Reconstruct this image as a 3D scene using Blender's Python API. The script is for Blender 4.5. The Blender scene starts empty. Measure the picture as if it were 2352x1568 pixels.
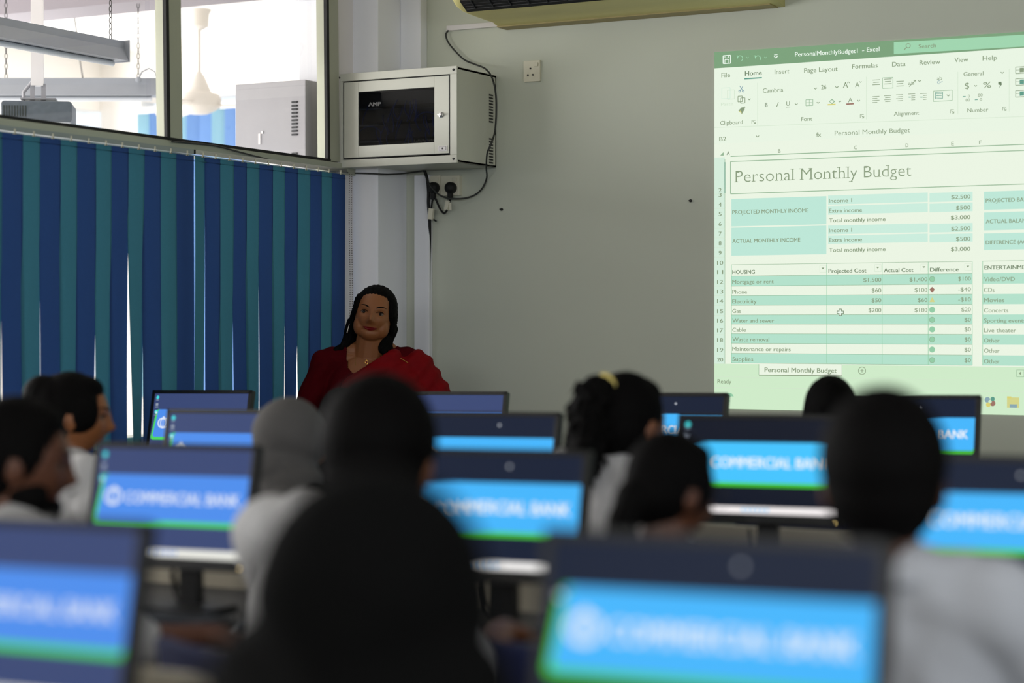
import bpy, bmesh, math, random
import numpy as np
from mathutils import Vector, Matrix, Euler
random.seed(7)
scene = bpy.context.scene
COL = scene.collection
R = math.radians

# ------------------------------------------------------------------ camera
FPX = 4466.0                      # focal length in pixels of a 2352 px wide frame
CZ = 1.41
TH0 = R(28.35)                    # camera heading, turned left of world +Y
FWD = Vector((-math.sin(TH0), math.cos(TH0), 0)); RGT = Vector((math.cos(TH0), math.sin(TH0), 0))
PITCH = math.atan(39 / FPX)
cam_data = bpy.data.cameras.new('camera'); cam = bpy.data.objects.new('camera', cam_data); COL.objects.link(cam)
cam.location = (0, 0, CZ)
cam.rotation_euler = (R(90) - PITCH, 0, TH0)
cam_data.sensor_width = 36; cam_data.lens = FPX / 2352 * 36
cam_data.clip_start = .05; cam_data.clip_end = 80
cam_data.dof.use_dof = True; cam_data.dof.focus_distance = 8.35; cam_data.dof.aperture_fstop = 1.5
scene.camera = cam
# ------------------------------------------------------------------ world, daylight, exposure
w = bpy.data.worlds.new('daylight'); scene.world = w; w.use_nodes = True
w.node_tree.nodes['Background'].inputs[0].default_value = (.86, .93, 1, 1)
w.node_tree.nodes['Background'].inputs[1].default_value = 1.2
vs = scene.view_settings
vs.view_transform = 'Standard'; vs.look = 'None'; vs.gamma = 1; vs.exposure = 0; vs.use_curve_mapping = False
YB_ = -2.4
cy = scene.cycles
cy.max_bounces = 7; cy.diffuse_bounces = 4; cy.glossy_bounces = 3; cy.transmission_bounces = 4; cy.transparent_max_bounces = 10; cy.caustics_reflective = False; cy.caustics_refractive = False
def area(name, loc, rot, sx, sy, power, color=(1, 1, 1), spread=180):
    l = bpy.data.lights.new(name, 'AREA'); l.shape = 'RECTANGLE'; l.size = sx; l.size_y = sy; l.energy = power; l.color = color
    l.spread = R(spread)
    o = bpy.data.objects.new(name, l); COL.objects.link(o); o.location = loc; o.rotation_euler = rot
    return o
# daylight entering by the windows of the next room (its long outer wall), shining towards +X
area('daylight_next_room_windows', (-8.80, 5.2, 1.95), (R(90), 0, R(-90)), 9.6, 1.8, 480, (1, .985, .97))
# added fill light at the unseen right wall, behind the camera's right shoulder
area('classroom_fill_right', (3.35, 1.2, 2.1), (R(90), 0, R(90)), 4.0, 1.2, 60, (.93, .95, 1))
# added fill for front wall and pillar, before the back wall behind the camera
area('classroom_fill_back', (-.6, YB_ + .03, 2.35), (R(90), 0, 0), 4.4, 1.1, 98, (.95, .97, 1))

YW = 7.83; XL = -4.934; CEIL = 3.26
up = Vector((0, 0, 1))
def ray(px, py):
    f = FWD * math.cos(PITCH) - up * math.sin(PITCH)
    u = FWD * math.sin(PITCH) + up * math.cos(PITCH)
    return (f + RGT * ((px - 1176) / FPX) - u * ((py - 784) / FPX))
CAMP = Vector((0, 0, CZ))
def P(px, py, D): return CAMP + ray(px, py) * D
def W(px, py, off=0.0):           # point of the front wall (or a plane parallel to it)
    d = ray(px, py); return CAMP + d * ((YW - off) / d.y)
def L(px, py, off=0.0):           # point of the left wall (or a plane parallel to it)
    d = ray(px, py); return CAMP + d * ((XL + off) / d.x)

# ------------------------------------------------------------------ materials
def lin(c):
    return tuple(((v / 255) / 12.92 if v / 255 <= .04045 else ((v / 255 + .055) / 1.055) ** 2.4) for v in c[:3])
MC = {}
def mat(name, rgb, rough=.6, metal=0, var=.06, scale=8, bump=0, trans=0, spec=.4, stretch=None):
    if name in MC: return MC[name]
    m = bpy.data.materials.new(name); m.use_nodes = True; MC[name] = m
    nt = m.node_tree; b = nt.nodes['Principled BSDF']
    b.inputs['Roughness'].default_value = rough; b.inputs['Metallic'].default_value = metal
    b.inputs['Specular IOR Level'].default_value = spec
    c = lin(rgb)
    tc = nt.nodes.new('ShaderNodeTexCoord'); no = nt.nodes.new('ShaderNodeTexNoise'); no.inputs['Scale'].default_value = scale
    no.inputs['Detail'].default_value = 4
    if stretch:
        mp = nt.nodes.new('ShaderNodeMapping'); mp.inputs['Scale'].default_value = stretch
        nt.links.new(tc.outputs['Object'], mp.inputs[0]); nt.links.new(mp.outputs[0], no.inputs['Vector'])
    else: nt.links.new(tc.outputs['Object'], no.inputs['Vector'])
    mx = nt.nodes.new('ShaderNodeMix'); mx.data_type = 'RGBA'
    mx.inputs[6].default_value = (*[v * (1 - var) for v in c], 1); mx.inputs[7].default_value = (*[min(1, v * (1 + var)) for v in c], 1)
    nt.links.new(no.outputs['Fac'], mx.inputs[0]); nt.links.new(mx.outputs[2], b.inputs['Base Color'])
    if bump:
        bp = nt.nodes.new('ShaderNodeBump'); bp.inputs['Strength'].default_value = bump; bp.inputs['Distance'].default_value = .01
        nt.links.new(no.outputs['Fac'], bp.inputs['Height']); nt.links.new(bp.outputs[0], b.inputs['Normal'])
    if trans:
        tr = nt.nodes.new('ShaderNodeBsdfTranslucent'); nt.links.new(mx.outputs[2], tr.inputs[0])
        ms = nt.nodes.new('ShaderNodeMixShader'); ms.inputs[0].default_value = trans
        nt.links.new(b.outputs[0], ms.inputs[1]); nt.links.new(tr.outputs[0], ms.inputs[2])
        nt.links.new(ms.outputs[0], nt.nodes['Material Output'].inputs[0])
    return m
def emit(name, rgb, strength=1.0):
    if name in MC: return MC[name]
    m = bpy.data.materials.new(name); m.use_nodes = True; MC[name] = m
    b = m.node_tree.nodes['Principled BSDF']
    b.inputs['Base Color'].default_value = (.01, .01, .01, 1); b.inputs['Roughness'].default_value = .35; b.inputs['Specular IOR Level'].default_value = .06
    b.inputs['Emission Color'].default_value = (*lin(rgb), 1); b.inputs['Emission Strength'].default_value = strength
    if not any(k in name for k in ('projected_sheet', 'projected_white', 'projected_low', '_bn', '_tk')): m.cycles.emission_sampling = 'NONE'
    return m
def glass(name, tint=(1, 1, 1), ior=1.45):
    m = bpy.data.materials.new(name); m.use_nodes = True; nt = m.node_tree
    for n in list(nt.nodes):
        if n.type == 'BSDF_PRINCIPLED': nt.nodes.remove(n)
    t = nt.nodes.new('ShaderNodeBsdfTransparent'); t.inputs[0].default_value = (*tint, 1)
    g = nt.nodes.new('ShaderNodeBsdfGlossy'); g.inputs['Roughness'].default_value = .02
    fr = nt.nodes.new('ShaderNodeFresnel'); fr.inputs[0].default_value = ior
    ms = nt.nodes.new('ShaderNodeMixShader')
    ge = nt.nodes.new('ShaderNodeNewGeometry'); iv = nt.nodes.new('ShaderNodeMath'); iv.operation = 'SUBTRACT'; iv.inputs[0].default_value = 1
    mu = nt.nodes.new('ShaderNodeMath'); mu.operation = 'MULTIPLY'
    nt.links.new(ge.outputs['Backfacing'], iv.inputs[1]); nt.links.new(fr.outputs[0], mu.inputs[0]); nt.links.new(iv.outputs[0], mu.inputs[1])
    nt.links.new(mu.outputs[0], ms.inputs[0]); nt.links.new(t.outputs[0], ms.inputs[1]); nt.links.new(g.outputs[0], ms.inputs[2])
    nt.links.new(ms.outputs[0], nt.nodes['Material Output'].inputs[0])
    return m
M_wall = mat('painted_wall', (202, 206, 192), .75, var=.035, scale=1.3, bump=.05)
M_white = mat('white_paint', (226, 222, 222), .6, var=.03, scale=3)
M_pillar = mat('pillar_paint', (240, 241, 247), .7, var=.03, scale=2)
M_ceil = mat('ceiling_paint', (235, 232, 228), .8, var=.02)
M_floor = mat('grey_floor_tile', (120, 116, 110), .5, var=.12, scale=3)
M_alu = mat('aluminium_frame', (176, 178, 160), .45, metal=.25, var=.05, scale=5)
M_rubber = mat('black_rubber', (14, 14, 15), .6)
M_black = mat('black_plastic', (13, 14, 16), .42, var=.1, scale=30)
M_dark = mat('dark_grey_plastic', (36, 37, 40), .5)
M_cab = mat('cabinet_grey_steel', (206, 206, 194), .42, var=.04, scale=4)
M_ac = mat('cream_plastic', (198, 190, 128), .5, var=.06, scale=4, stretch=(1, 6, 6))  # yellowish cream base with faint lengthwise streaks
M_acd = mat('cream_plastic_dark', (160, 146, 98), .55, var=.08, scale=6, stretch=(1, 8, 8))
M_sock = mat('ivory_plastic', (222, 218, 198), .4, var=.03)
M_chrome = mat('chrome_metal', (200, 200, 200), .2, metal=1)
M_desk = mat('beige_laminate', (176, 168, 150), .5, var=.05, scale=6)
M_top = mat('dark_table_top', (44, 46, 50), .5)
M_deskl = mat('table_steel', (70, 72, 76), .4, metal=.5)
M_navy = mat('navy_chair_fabric', (14, 24, 64), .9, var=.15, scale=60)
M_blue = mat('blue_slat_fabric', (35, 68, 124), .85, var=.06, scale=90, trans=.06)
M_teal = mat('teal_slat_fabric', (54, 114, 134), .85, var=.06, scale=90, trans=.06)
M_skin = mat('skin_brown', (118, 72, 44), .5, var=.06, scale=14)
M_skin1 = mat('skin_light_brown', (136, 84, 48), .48, var=.05, scale=14)
M_skin3 = mat('skin_deep_brown', (88, 52, 34), .5, var=.06, scale=14)
M_hair = mat('black_hair', (6, 5, 5), .7, spec=.07, var=.35, scale=40, stretch=(4, 4, 1), bump=.3)
M_lip = mat('dark_red_lips', (112, 10, 18), .38)
M_eyew = mat('eye_white', (120, 106, 94), .4, spec=.2)
M_iris = mat('dark_iris', (16, 9, 6), .5, spec=.15)
M_red = mat('red_saree_fabric', (116, 1, 10), .7, spec=.12, var=.15, scale=25)
M_dred = mat('dark_red_blouse_fabric', (72, 1, 9), .85, spec=.08, var=.2, scale=60)
M_gold = mat('gold_metal', (212, 160, 84), .25, metal=1)
M_shirt = mat('white_shirt_cotton', (188, 187, 188), .85, var=.04, scale=18, bump=.25)
M_shirt2 = mat('pale_grey_shirt_cotton', (178, 181, 188), .85, var=.04, scale=18, bump=.25)
M_hijab = mat('grey_hijab_fabric', (80, 78, 77), .85, var=.05, scale=20, bump=.2)
M_blackcl = mat('black_cloth', (9, 9, 9), .95, spec=.06, var=.2, scale=20)
M_trous = mat('dark_trousers', (24, 26, 36), .9)

# ------------------------------------------------------------------ mesh builder
class MB:
    def __init__(s): s.v = []; s.f = []; s.m = []; s.mi = 0
    def add(s, vs, fs):
        n = len(s.v); s.v += [tuple(p) for p in vs]; s.f += [tuple(i + n for i in f) for f in fs]; s.m += [s.mi] * len(fs); return s
    def box(s, c, d, rot=None):
        c = Vector(c); d = Vector(d) / 2
        vs = [Vector((x * d.x, y * d.y, z * d.z)) for x in (-1, 1) for y in (-1, 1) for z in (-1, 1)]
        if rot is not None: vs = [rot @ v for v in vs]
        return s.add([v + c for v in vs], [(0, 1, 3, 2), (4, 6, 7, 5), (0, 4, 5, 1), (2, 3, 7, 6), (0, 2, 6, 4), (1, 5, 7, 3)])
    def bb(s, a, b):
        a = Vector(a); b = Vector(b); return s.box((a + b) / 2, (abs(b.x - a.x), abs(b.y - a.y), abs(b.z - a.z)))
    def rbox(s, c, d, r=.01, seg=4, rot=None, axis='Y'):       # rounded-rectangle prism extruded along an axis
        c = Vector(c); a = {'X': 0, 'Y': 1, 'Z': 2}[axis]; o = [i for i in range(3) if i != a]
        w_, h_, t = d[o[0]] / 2, d[o[1]] / 2, d[a] / 2; pts = []
        for (sx, sy, a0) in ((1, 1, 0), (-1, 1, 90), (-1, -1, 180), (1, -1, 270)):
            for k in range(seg + 1):
                an = R(a0 + 90 * k / seg); pts.append((sx * (w_ - r) + r * math.cos(an), sy * (h_ - r) + r * math.sin(an)))
        vs = []
        for q in (-t, t):
            for p in pts:
                v = Vector((0, 0, 0)); v[o[0]] = p[0]; v[o[1]] = p[1]; v[a] = q
                if rot is not None: v = rot @ v
                vs.append(v + c)
        n = len(pts)
        fs = [tuple(range(n)), tuple(range(2 * n - 1, n - 1, -1))] + [(i, (i + 1) % n, n + (i + 1) % n, n + i) for i in range(n)]
        return s.add(vs, fs)
    def tube(s, pts, r, seg=8, cap=True):
        pts = [Vector(p) for p in pts]; rs = r if isinstance(r, (list, tuple)) else [r] * len(pts); n0 = len(s.v); vs = []; fs = []
        prev = None
        for i, p in enumerate(pts):
            d = (pts[min(i + 1, len(pts) - 1)] - pts[max(i - 1, 0)]).normalized()
            if prev is None: a = d.orthogonal().normalized()
            else: a = (prev - d * prev.dot(d)); a = a.normalized() if a.length > 1e-5 else d.orthogonal().normalized()
            prev = a; b = d.cross(a)
            for k in range(seg):
                t = 2 * math.pi * k / seg; vs.append(p + (a * math.cos(t) + b * math.sin(t)) * rs[i])
        for i in range(len(pts) - 1):
            for k in range(seg):
                fs.append((i * seg + k, i * seg + (k + 1) % seg, (i + 1) * seg + (k + 1) % seg, (i + 1) * seg + k))
        if cap: fs += [tuple(range(seg))[::-1], tuple(range((len(pts) - 1) * seg, len(pts) * seg))]
        return s.add(vs, fs)
    def lathe(s, prof, c, seg=32, rot=None):
        c = Vector(c); vs = []; fs = []
        for (r_, z) in prof:
            for k in range(seg):
                t = 2 * math.pi * k / seg; v = Vector((r_ * math.cos(t), r_ * math.sin(t), z))
                vs.append((rot @ v if rot is not None else v) + c)
        for i in range(len(prof) - 1):
            for k in range(seg): fs.append((i * seg + k, i * seg + (k + 1) % seg, (i + 1) * seg + (k + 1) % seg, (i + 1) * seg + k))
        fs += [tuple(range(seg))[::-1], tuple(range((len(prof) - 1) * seg, len(prof) * seg))]
        return s.add(vs, fs)
    def ell(s, c, r, rot=None, n=16):
        c = Vector(c); vs = []; fs = []
        for i in range(n + 1):
            ph = math.pi * i / n
            for k in range(2 * n):
                t = math.pi * k / n; v = Vector((r[0] * math.sin(ph) * math.cos(t), r[1] * math.sin(ph) * math.sin(t), r[2] * math.cos(ph)))
                vs.append((rot @ v if rot is not None else v) + c)
        for i in range(n):
            for k in range(2 * n): fs.append((i * 2 * n + k, (i + 1) * 2 * n + k, (i + 1) * 2 * n + (k + 1) % (2 * n), i * 2 * n + (k + 1) % (2 * n)))
        return s.add(vs, fs)
    def cap(s, p0, p1, r0, r1, seg=14):                         # tapered capsule
        p0 = Vector(p0); p1 = Vector(p1); d = (p1 - p0).normalized(); pts = []; rs = []
        for k in range(6):
            a = math.pi / 2 * k / 5; pts.append(p0 - d * r0 * math.cos(a)); rs.append(max(1e-4, r0 * math.sin(a)))
        for k in range(6):
            a = math.pi / 2 * (1 - k / 5); pts.append(p1 + d * r1 * math.cos(a)); rs.append(max(1e-4, r1 * math.sin(a)))
        return s.tube(pts, rs, seg)
    def xform(s, mtx): s.v = [tuple(mtx @ Vector(p)) for p in s.v]; return s
    def mesh(s, name='m'):
        me = bpy.data.meshes.new(name); me.from_pydata(s.v, [], s.f); me.update(); return me
    def build(s, name, mats, parent=None, smooth=False, bevel=0):
        me = s.mesh(name)
        mats = mats if isinstance(mats, (list, tuple)) else [mats]
        for m in mats: me.materials.append(m)
        me.polygons.foreach_set('material_index', s.m)
        bm = bmesh.new(); bm.from_mesh(me); bmesh.ops.recalc_face_normals(bm, faces=bm.faces)
        bm.to_mesh(me); bm.free()
        if smooth:
            me.polygons.foreach_set('use_smooth', [True] * len(me.polygons))
            if smooth == 2:
                me.set_sharp_from_angle(angle=R(40))
        o = bpy.data.objects.new(name, me); COL.objects.link(o)
        if parent is not None: o.parent = parent
        if bevel:
            b = o.modifiers.new('bevel', 'BEVEL'); b.width = bevel; b.segments = 2; b.limit_method = 'ANGLE'
        return o
def tag(o, label=None, cat=None, group=None, kind=None):
    if label: o['label'] = label
    if cat: o['category'] = cat
    if group: o['group'] = group
    if kind: o['kind'] = kind
    return o
def empty(name, loc=(0, 0, 0), rz=0, label=None, cat=None, group=None):
    o = bpy.data.objects.new(name, None); COL.objects.link(o); o.location = loc; o.rotation_euler = (0, 0, rz)
    o.empty_display_size = .05
    return tag(o, label, cat, group)
def struct(mb, name, m, **k): return tag(mb.build(name, m, **k), kind='structure')
def part(mb, name, m, parent, **k): return mb.build(name, m, parent, **k)
def copy_tree(o, parent=None):
    c = o.copy(); COL.objects.link(c)
    if parent is not None: c.parent = parent
    for ch in list(o.children): copy_tree(ch, c)
    return c
def fuse(mb, voxel, smooth=3, fac=.6):
    me = mb.mesh('tmp'); o = bpy.data.objects.new('tmp', me); COL.objects.link(o)
    r = o.modifiers.new('r', 'REMESH'); r.mode = 'VOXEL'; r.voxel_size = voxel; r.use_smooth_shade = True
    if smooth:
        q = o.modifiers.new('s', 'SMOOTH'); q.factor = fac; q.iterations = smooth
    dg = bpy.context.evaluated_depsgraph_get(); dg.update()
    out = bpy.data.meshes.new_from_object(o.evaluated_get(dg), depsgraph=dg)
    bpy.data.objects.remove(o); bpy.data.meshes.remove(me)
    out.polygons.foreach_set('use_smooth', [True] * len(out.polygons))
    return out
def push(me, fn, frame=None):
    # moves every vertex along its normal by fn(x, y, z) (arrays, optionally in another frame)
    n = len(me.vertices); co = np.empty(n * 3, dtype=np.float32); no = np.empty(n * 3, dtype=np.float32)
    me.vertices.foreach_get('co', co); me.vertex_normals.foreach_get('vector', no); co = co.reshape(-1, 3); no = no.reshape(-1, 3)
    c = co
    if frame is not None:
        A = np.array(frame); c = co @ A[:3, :3].T + A[:3, 3]
    co = co + no * np.asarray(fn(c[:, 0], c[:, 1], c[:, 2]))[:, None]
    me.vertices.foreach_set('co', co.ravel().astype(np.float32)); me.update()
def objm(name, me, m, parent=None):
    me.name = name; me.materials.clear(); me.materials.append(m)
    o = bpy.data.objects.new(name, me); COL.objects.link(o)
    if parent is not None: o.parent = parent
    return o
# text outlines from Blender's own built-in font: (verts, faces, width)
TC = {}
def text_geo(s_, bold=0.0, serif=False):
    key = (s_, bold, serif)
    if key in TC: return TC[key]
    cu = bpy.data.curves.new('t', 'FONT'); cu.body = s_; cu.offset = min(bold, 0); cu.size = 1; cu.resolution_u = 3; cu.fill_mode = 'FRONT'
    o = bpy.data.objects.new('t', cu); COL.objects.link(o)
    dg = bpy.context.evaluated_depsgraph_get(); dg.update()
    me = bpy.data.meshes.new_from_object(o.evaluated_get(dg), depsgraph=dg)
    vs = [tuple(v.co) for v in me.vertices]; fs = [tuple(p.vertices) for p in me.polygons]
    if serif:
        add = []
        edges = [(vs[e.vertices[0]], vs[e.vertices[1]]) for e in me.edges]
        for a, b in edges:
            if abs(a[1] - b[1]) < 2e-3:
                wd = abs(a[0] - b[0]); z = a[1]
                if .05 < wd < .16:
                    mid = (a[0] + b[0]) / 2
                    if abs(z) < .02: add.append((mid, z, 1))
                    elif z > .45 or z < -.1: add.append((mid - (.03 if z < .72 else .0), z, -1 if z > 0 else 1))
        for (mx_, z, sg) in add:
            n = len(vs); h = .038 * sg
            vs += [(mx_ - .105, z, 0), (mx_ + .105, z, 0), (mx_ + .105, z + h, 0), (mx_ - .105, z + h, 0)]; fs.append((n, n + 1, n + 2, n + 3))
    if bold > .005:                     # heavier stroke: the same outlines set again a hair to each side
        n0 = len(vs); v0 = list(vs); f0 = list(fs)
        for k, dx in enumerate((-bold * 1.1, bold * 1.1)):
            b0 = len(vs); vs += [(v[0] + dx, v[1], 0) for v in v0]; fs += [tuple(i + b0 for i in f) for f in f0]
    xs = [v[0] for v in vs]; x0 = min(xs); wd = max(xs) - x0
    vs = [(v[0] - x0, v[1]) for v in vs]
    bpy.data.objects.remove(o); bpy.data.curves.remove(cu); bpy.data.meshes.remove(me)
    TC[key] = (vs, fs, wd); return TC[key]
CAPH = max(v[1] for v in text_geo('H')[0])

# ================================================================== THE ROOM
XR = 3.5; YB = -2.4
struct(MB().bb((XL - .1, YB - .1, -.1), (XR + .1, YW + .1, 0)), 'floor', M_floor)
struct(MB().bb((XL - .1, YB - .1, CEIL), (XR + .1, YW + .1, CEIL + .1)), 'ceiling', M_ceil)
struct(MB().bb((XL - .1, YW, 0), (XR + .1, YW + .2, CEIL)), 'wall_front', M_wall)
struct(MB().bb((XL - .1, YB - .1, 0), (XR + .1, YB, CEIL)), 'wall_back', M_wall)
wr = MB()
wr.bb((XR, YB, 0), (XR + .1, YW, 1.4)).bb((XR, YB, 2.8), (XR + .1, YW, CEIL)).bb((XR, YB, 1.4), (XR + .1, -.9, 2.8)).bb((XR, 3.3, 1.4), (XR + .1, YW, 2.8))
struct(wr, 'wall_right', M_wall)
# left wall: low wall, glazed partition, header beam
ZS = L(400, 323).z                                            # sill of the high glass
y_m1 = L(394, 200).y; y_m2 = L(759, 200).y                    # the two mullions in view
struct(MB().bb((XL - .1, YB, 0), (XL, YW, .93)).bb((XL - .1, YB, 3.1), (XL, YW, CEIL)), 'wall_left', M_white)
struct(MB().bb((XL - .08, YB, ZS - .055), (XL + .025, YW - .25, ZS - .004)).bb((XL - .08, YB, .93), (XL + .03, YW - .25, .97)), 'trim_1', M_alu, bevel=.003)
fr = MB(); seal = MB()
y = y_m2
ys = [y_m2, y_m1] + [y_m1 - 1.17 * k for k in range(1, 7)]
for i, y in enumerate(ys):
    # front of mullion with a slight lean as the old frame shows
    hw = .045
    ln = .016 if i else .014
    for (za, zb) in ((ZS, 3.1),):
        vs = [(XL - .04, y - hw - ln, zb), (XL + .02, y - hw - ln, zb), (XL + .02, y + hw - ln, zb), (XL - .04, y + hw - ln, zb),
              (XL - .04, y - hw, za), (XL + .02, y - hw, za), (XL + .02, y + hw, za), (XL - .04, y + hw, za)]
        fr.add(vs, [(0, 1, 2, 3), (7, 6, 5, 4), (0, 4, 5, 1), (1, 5, 6, 2), (2, 6, 7, 3), (3, 7, 4, 0)])
        sy = y - hw
        vs = [(XL + .008, sy - ln - .012, zb), (XL + .024, sy - ln - .012, zb), (XL + .024, sy - ln + .008, zb), (XL + .008, sy - ln + .008, zb),
              (XL + .008, sy - .012, za), (XL + .024, sy - .012, za), (XL + .024, sy + .008, za), (XL + .008, sy + .008, za)]
        seal.add(vs, [(0, 1, 2, 3), (7, 6, 5, 4), (0, 4, 5, 1), (1, 5, 6, 2), (2, 6, 7, 3), (3, 7, 4, 0)])
    fr.bb((XL - .06, y - .03, .97), (XL + .01, y + .03, ZS - .05))
seal.bb((XL + .0, ys[-1], ZS - .004), (XL + .022, y_m2 - .03, ZS + .008))
struct(fr, 'trim_2', M_alu)
struct(seal, 'trim_3', M_rubber)
M_glass = glass('window_glass')
for i in range(len(ys) - 1):
    struct(MB().bb((XL - .035, ys[i + 1] + .04, ZS), (XL - .029, ys[i] - .04, 3.1)), 'window_%d' % (i + 1), M_glass)
    struct(MB().bb((XL - .035, ys[i + 1] + .03, .97), (XL - .029, ys[i] - .03, ZS - .05)), 'window_%d' % (i + 11), M_glass)
# corner pillar and casing
xa = W(868, 300, .255).x; xb = W(966, 80, .06).x; xc = W(984, 600, .04).x
struct(MB().bb((XL - .1, YW - .255, 0), (xa, YW, CEIL)).bb((XL - .1, YW - .275, 2.93), (xa - .06, YW - .255, 3.0)), 'trim_4', M_pillar, bevel=.004)
struct(MB().bb((xa, YW - .06, W(900, 172).z), (xb, YW, CEIL)), 'trim_5', M_pillar, bevel=.004)
struct(MB().bb((xa + .06, YW - .035, 0), (xc, YW, W(950, 404).z)), 'trim_6', M_pillar, bevel=.004)
struct(MB().bb((XL - .02, y_m2 + .045, .97), (XL + .012, YW - .25, CEIL)), 'trim_7', M_white)

# ================================================================== THE NEXT ROOM (seen through the glass)
NX0 = -8.9; NY1 = 10.5; NY0 = -2.4
struct(MB().bb((NX0 - .2, NY0, -.1), (XL - .1, NY1 + .2, 0)), 'floor_next_room', mat('pale_floor', (200, 196, 190), .5))
M_nw = mat('bright_white_wall', (240, 236, 230), .8, var=.01)
struct(MB().bb((NX0 - .2, NY0, CEIL + .02), (XL - .1, NY1 + .2, CEIL + .12)), 'ceiling_next_room', M_nw)
sw = MB().bb((NX0 - .15, NY0, 0), (NX0, NY1, 1.05)).bb((NX0 - .15, NY0, 2.88), (NX0, NY1, CEIL + .02))
for yy in (-1.2, 1.2, 3.6, 6.0, 8.0, 9.6): sw.bb((NX0 - .15, yy - .14, 1.05), (NX0, yy + .14, 2.88))
struct(sw, 'wall_next_room_outer', M_nw)
ew = MB()
nzt = 2.86
ew.bb((NX0, NY1, 0), (XL + .6, NY1 + .15, .9)).bb((NX0, NY1, nzt + .08), (XL + .6, NY1 + .15, CEIL + .02)).bb((NX0, NY1, .9), (NX0 + .35, NY1 + .15, nzt + .08))
ew.bb((NX0 + 1.35, NY1, .9), (NX0 + 1.75, NY1 + .15, nzt + .08)).bb((-5.6, NY1, .9), (XL + .6, NY1 + .15, nzt + .08))
struct(ew, 'wall_next_room_end', M_nw)
struct(MB().bb((NX0, NY0 - .1, 0), (XL - .1, NY0, CEIL)), 'wall_next_room_back', M_nw)
struct(MB().bb((XL - .1, YW + .2, 0), (XL + .6, YW + .3, CEIL)).bb((XL + .5, YW + .3, 0), (XL + .6, NY1, CEIL)), 'wall_next_room_side', M_nw)
zb = P(0, 34, YW / ray(0, 34).y).z
struct(MB().bb((NX0, YW, zb), (XL - .1, YW + .28, CEIL + .02)), 'trim_8', mat('beam_paint', (128, 122, 128), .8, var=.02))
# pillar of the next room beside the partition
pc = CAMP + ray(692, 200) * ((XL - .1) / ray(692, 200).x)
struct(MB().bb((XL - .24, y_m2 + .10, 0), (XL - .1, y_m2 + .42, CEIL)).bb((XL - .27, y_m2 + .06, W(700, 24).z - .02), (XL - .1, y_m2 + .44, W(700, 24).z + .05)), 'trim_9', M_pillar)

# vertical blinds of the next room
def far_blind(x0, x1, label):
    b = empty('vertical_blind', (0, 0, 0), 0, label, 'blind', 'pale blinds on the end windows of the next room')
    part(MB().bb((x0, NY1 - .08, nzt - .02), (x1, NY1 - .03, nzt + .02)), 'head_rail', M_white, b)
    n = int((x1 - x0) / .1)
    for k in range(n):
        xx = x0 + (k + .5) * (x1 - x0) / n; a = R(20 + 12 * math.sin(k * 2.3))
        part(MB().box((xx, NY1 - .06, nzt / 2 + .45), (.1, .003, nzt - .94), Matrix.Rotation(a, 3, 'Z')), 'slat', (M_nb if k % 3 else M_nt), b)
M_nb = mat('blue_slat_sunlit', (122, 160, 208), .85, trans=.5); M_nt = mat('teal_slat_sunlit', (160, 200, 214), .85, trans=.5)  # paler slat copies, the sunlight is mixed into their colours
far_blind(NX0 + .38, NX0 + 1.32, 'pale blue vertical blind left of the ceiling fan, seen through the glass')
far_blind(NX0 + 1.78, -5.65, 'pale blue vertical blind behind the ceiling fan, seen through the glass')
# ceiling fan
fc = P(457, 60, 11.3); fz = P(457, 228, 11.3).z
fan = empty('ceiling_fan', (fc.x, fc.y, fz), 0, 'white ceiling fan on a long rod hanging in the bright next room', 'ceiling fan')
M_fan = mat('white_fan_enamel', (200, 194, 186), .5)
part(MB().lathe([(.02, .0), (.055, .02), (.06, .09), (.075, .12), (.04, .125)], (0, 0, CEIL - fz - .14)), 'canopy', M_fan, fan, smooth=2)
part(MB().lathe([(.012, 0), (.012, CEIL - fz - .12)], (0, 0, .02), 16), 'rod', M_fan, fan, smooth=2)
part(MB().lathe([(.05, -.085), (.085, -.07), (.125, -.045), (.13, .0), (.115, .03), (.075, .04), (.06, .07), (.035, .13), (.014, .16)], (0, 0, 0)), 'motor_housing', M_fan, fan, smooth=2)
for k in range(3):
    a = R(25 + 120 * k)
    part(MB().box(Vector((math.cos(a), math.sin(a), 0)) * .40 + Vector((0, 0, -.035)), (.56, .12, .006), Matrix.Rotation(a, 3, 'Z') @ Matrix.Rotation(R(10), 3, 'X')), 'blade', M_fan, fan)
# batten lights
M_bat = mat('grey_batten_enamel', (138, 142, 150), .5)
M_tube = mat('batten_underside', (196, 200, 206), .5)
def batten(a, b, label, chains):
    a = Vector(a); b = Vector(b); d = (b - a); ln = d.length; mid = (a + b) / 2
    e = empty('batten_light', mid, math.atan2(d.y, d.x), label, 'ceiling light')
    prof = [(-.035, .045), (.035, .045), (.035, .012), (.062, -.045), (-.062, -.045), (-.035, .012)]
    vs = [(sx * ln / 2, p[0], p[1]) for sx in (-1, 1) for p in prof]; n = 6
    part(MB().add(vs, [tuple(range(n)), tuple(range(2 * n - 1, n - 1, -1))] + [(i, (i + 1) % n, n + (i + 1) % n, n + i) for i in range(n)]), 'housing', M_bat, e)
    part(MB().lathe([(.013, -ln / 2 + .04), (.013, ln / 2 - .04)], (0, 0, -.058), 12, Matrix.Rotation(R(90), 3, 'Y')), 'tube', M_tube, e, smooth=2)
    part(MB().box((ln / 2 + .003, 0, 0), (.006, .125, .1)), 'end_cap', M_bat, e)
    for cx in chains:
        c = MB(); z = .045; k = 0; top = CEIL - mid.z
        while z < top - .02:
            rr = Matrix.Rotation(R(90 * (k % 2)), 3, 'Z')
            pts = [rr @ Vector((.007 * math.cos(t), 0, .015 * math.sin(t))) + Vector((cx, 0, z + .013)) for t in [2 * math.pi * j / 8 for j in range(9)]]
            c.tube(pts, .002, 5); z += .026; k += 1
        part(c, 'chain', M_dark, e)
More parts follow.
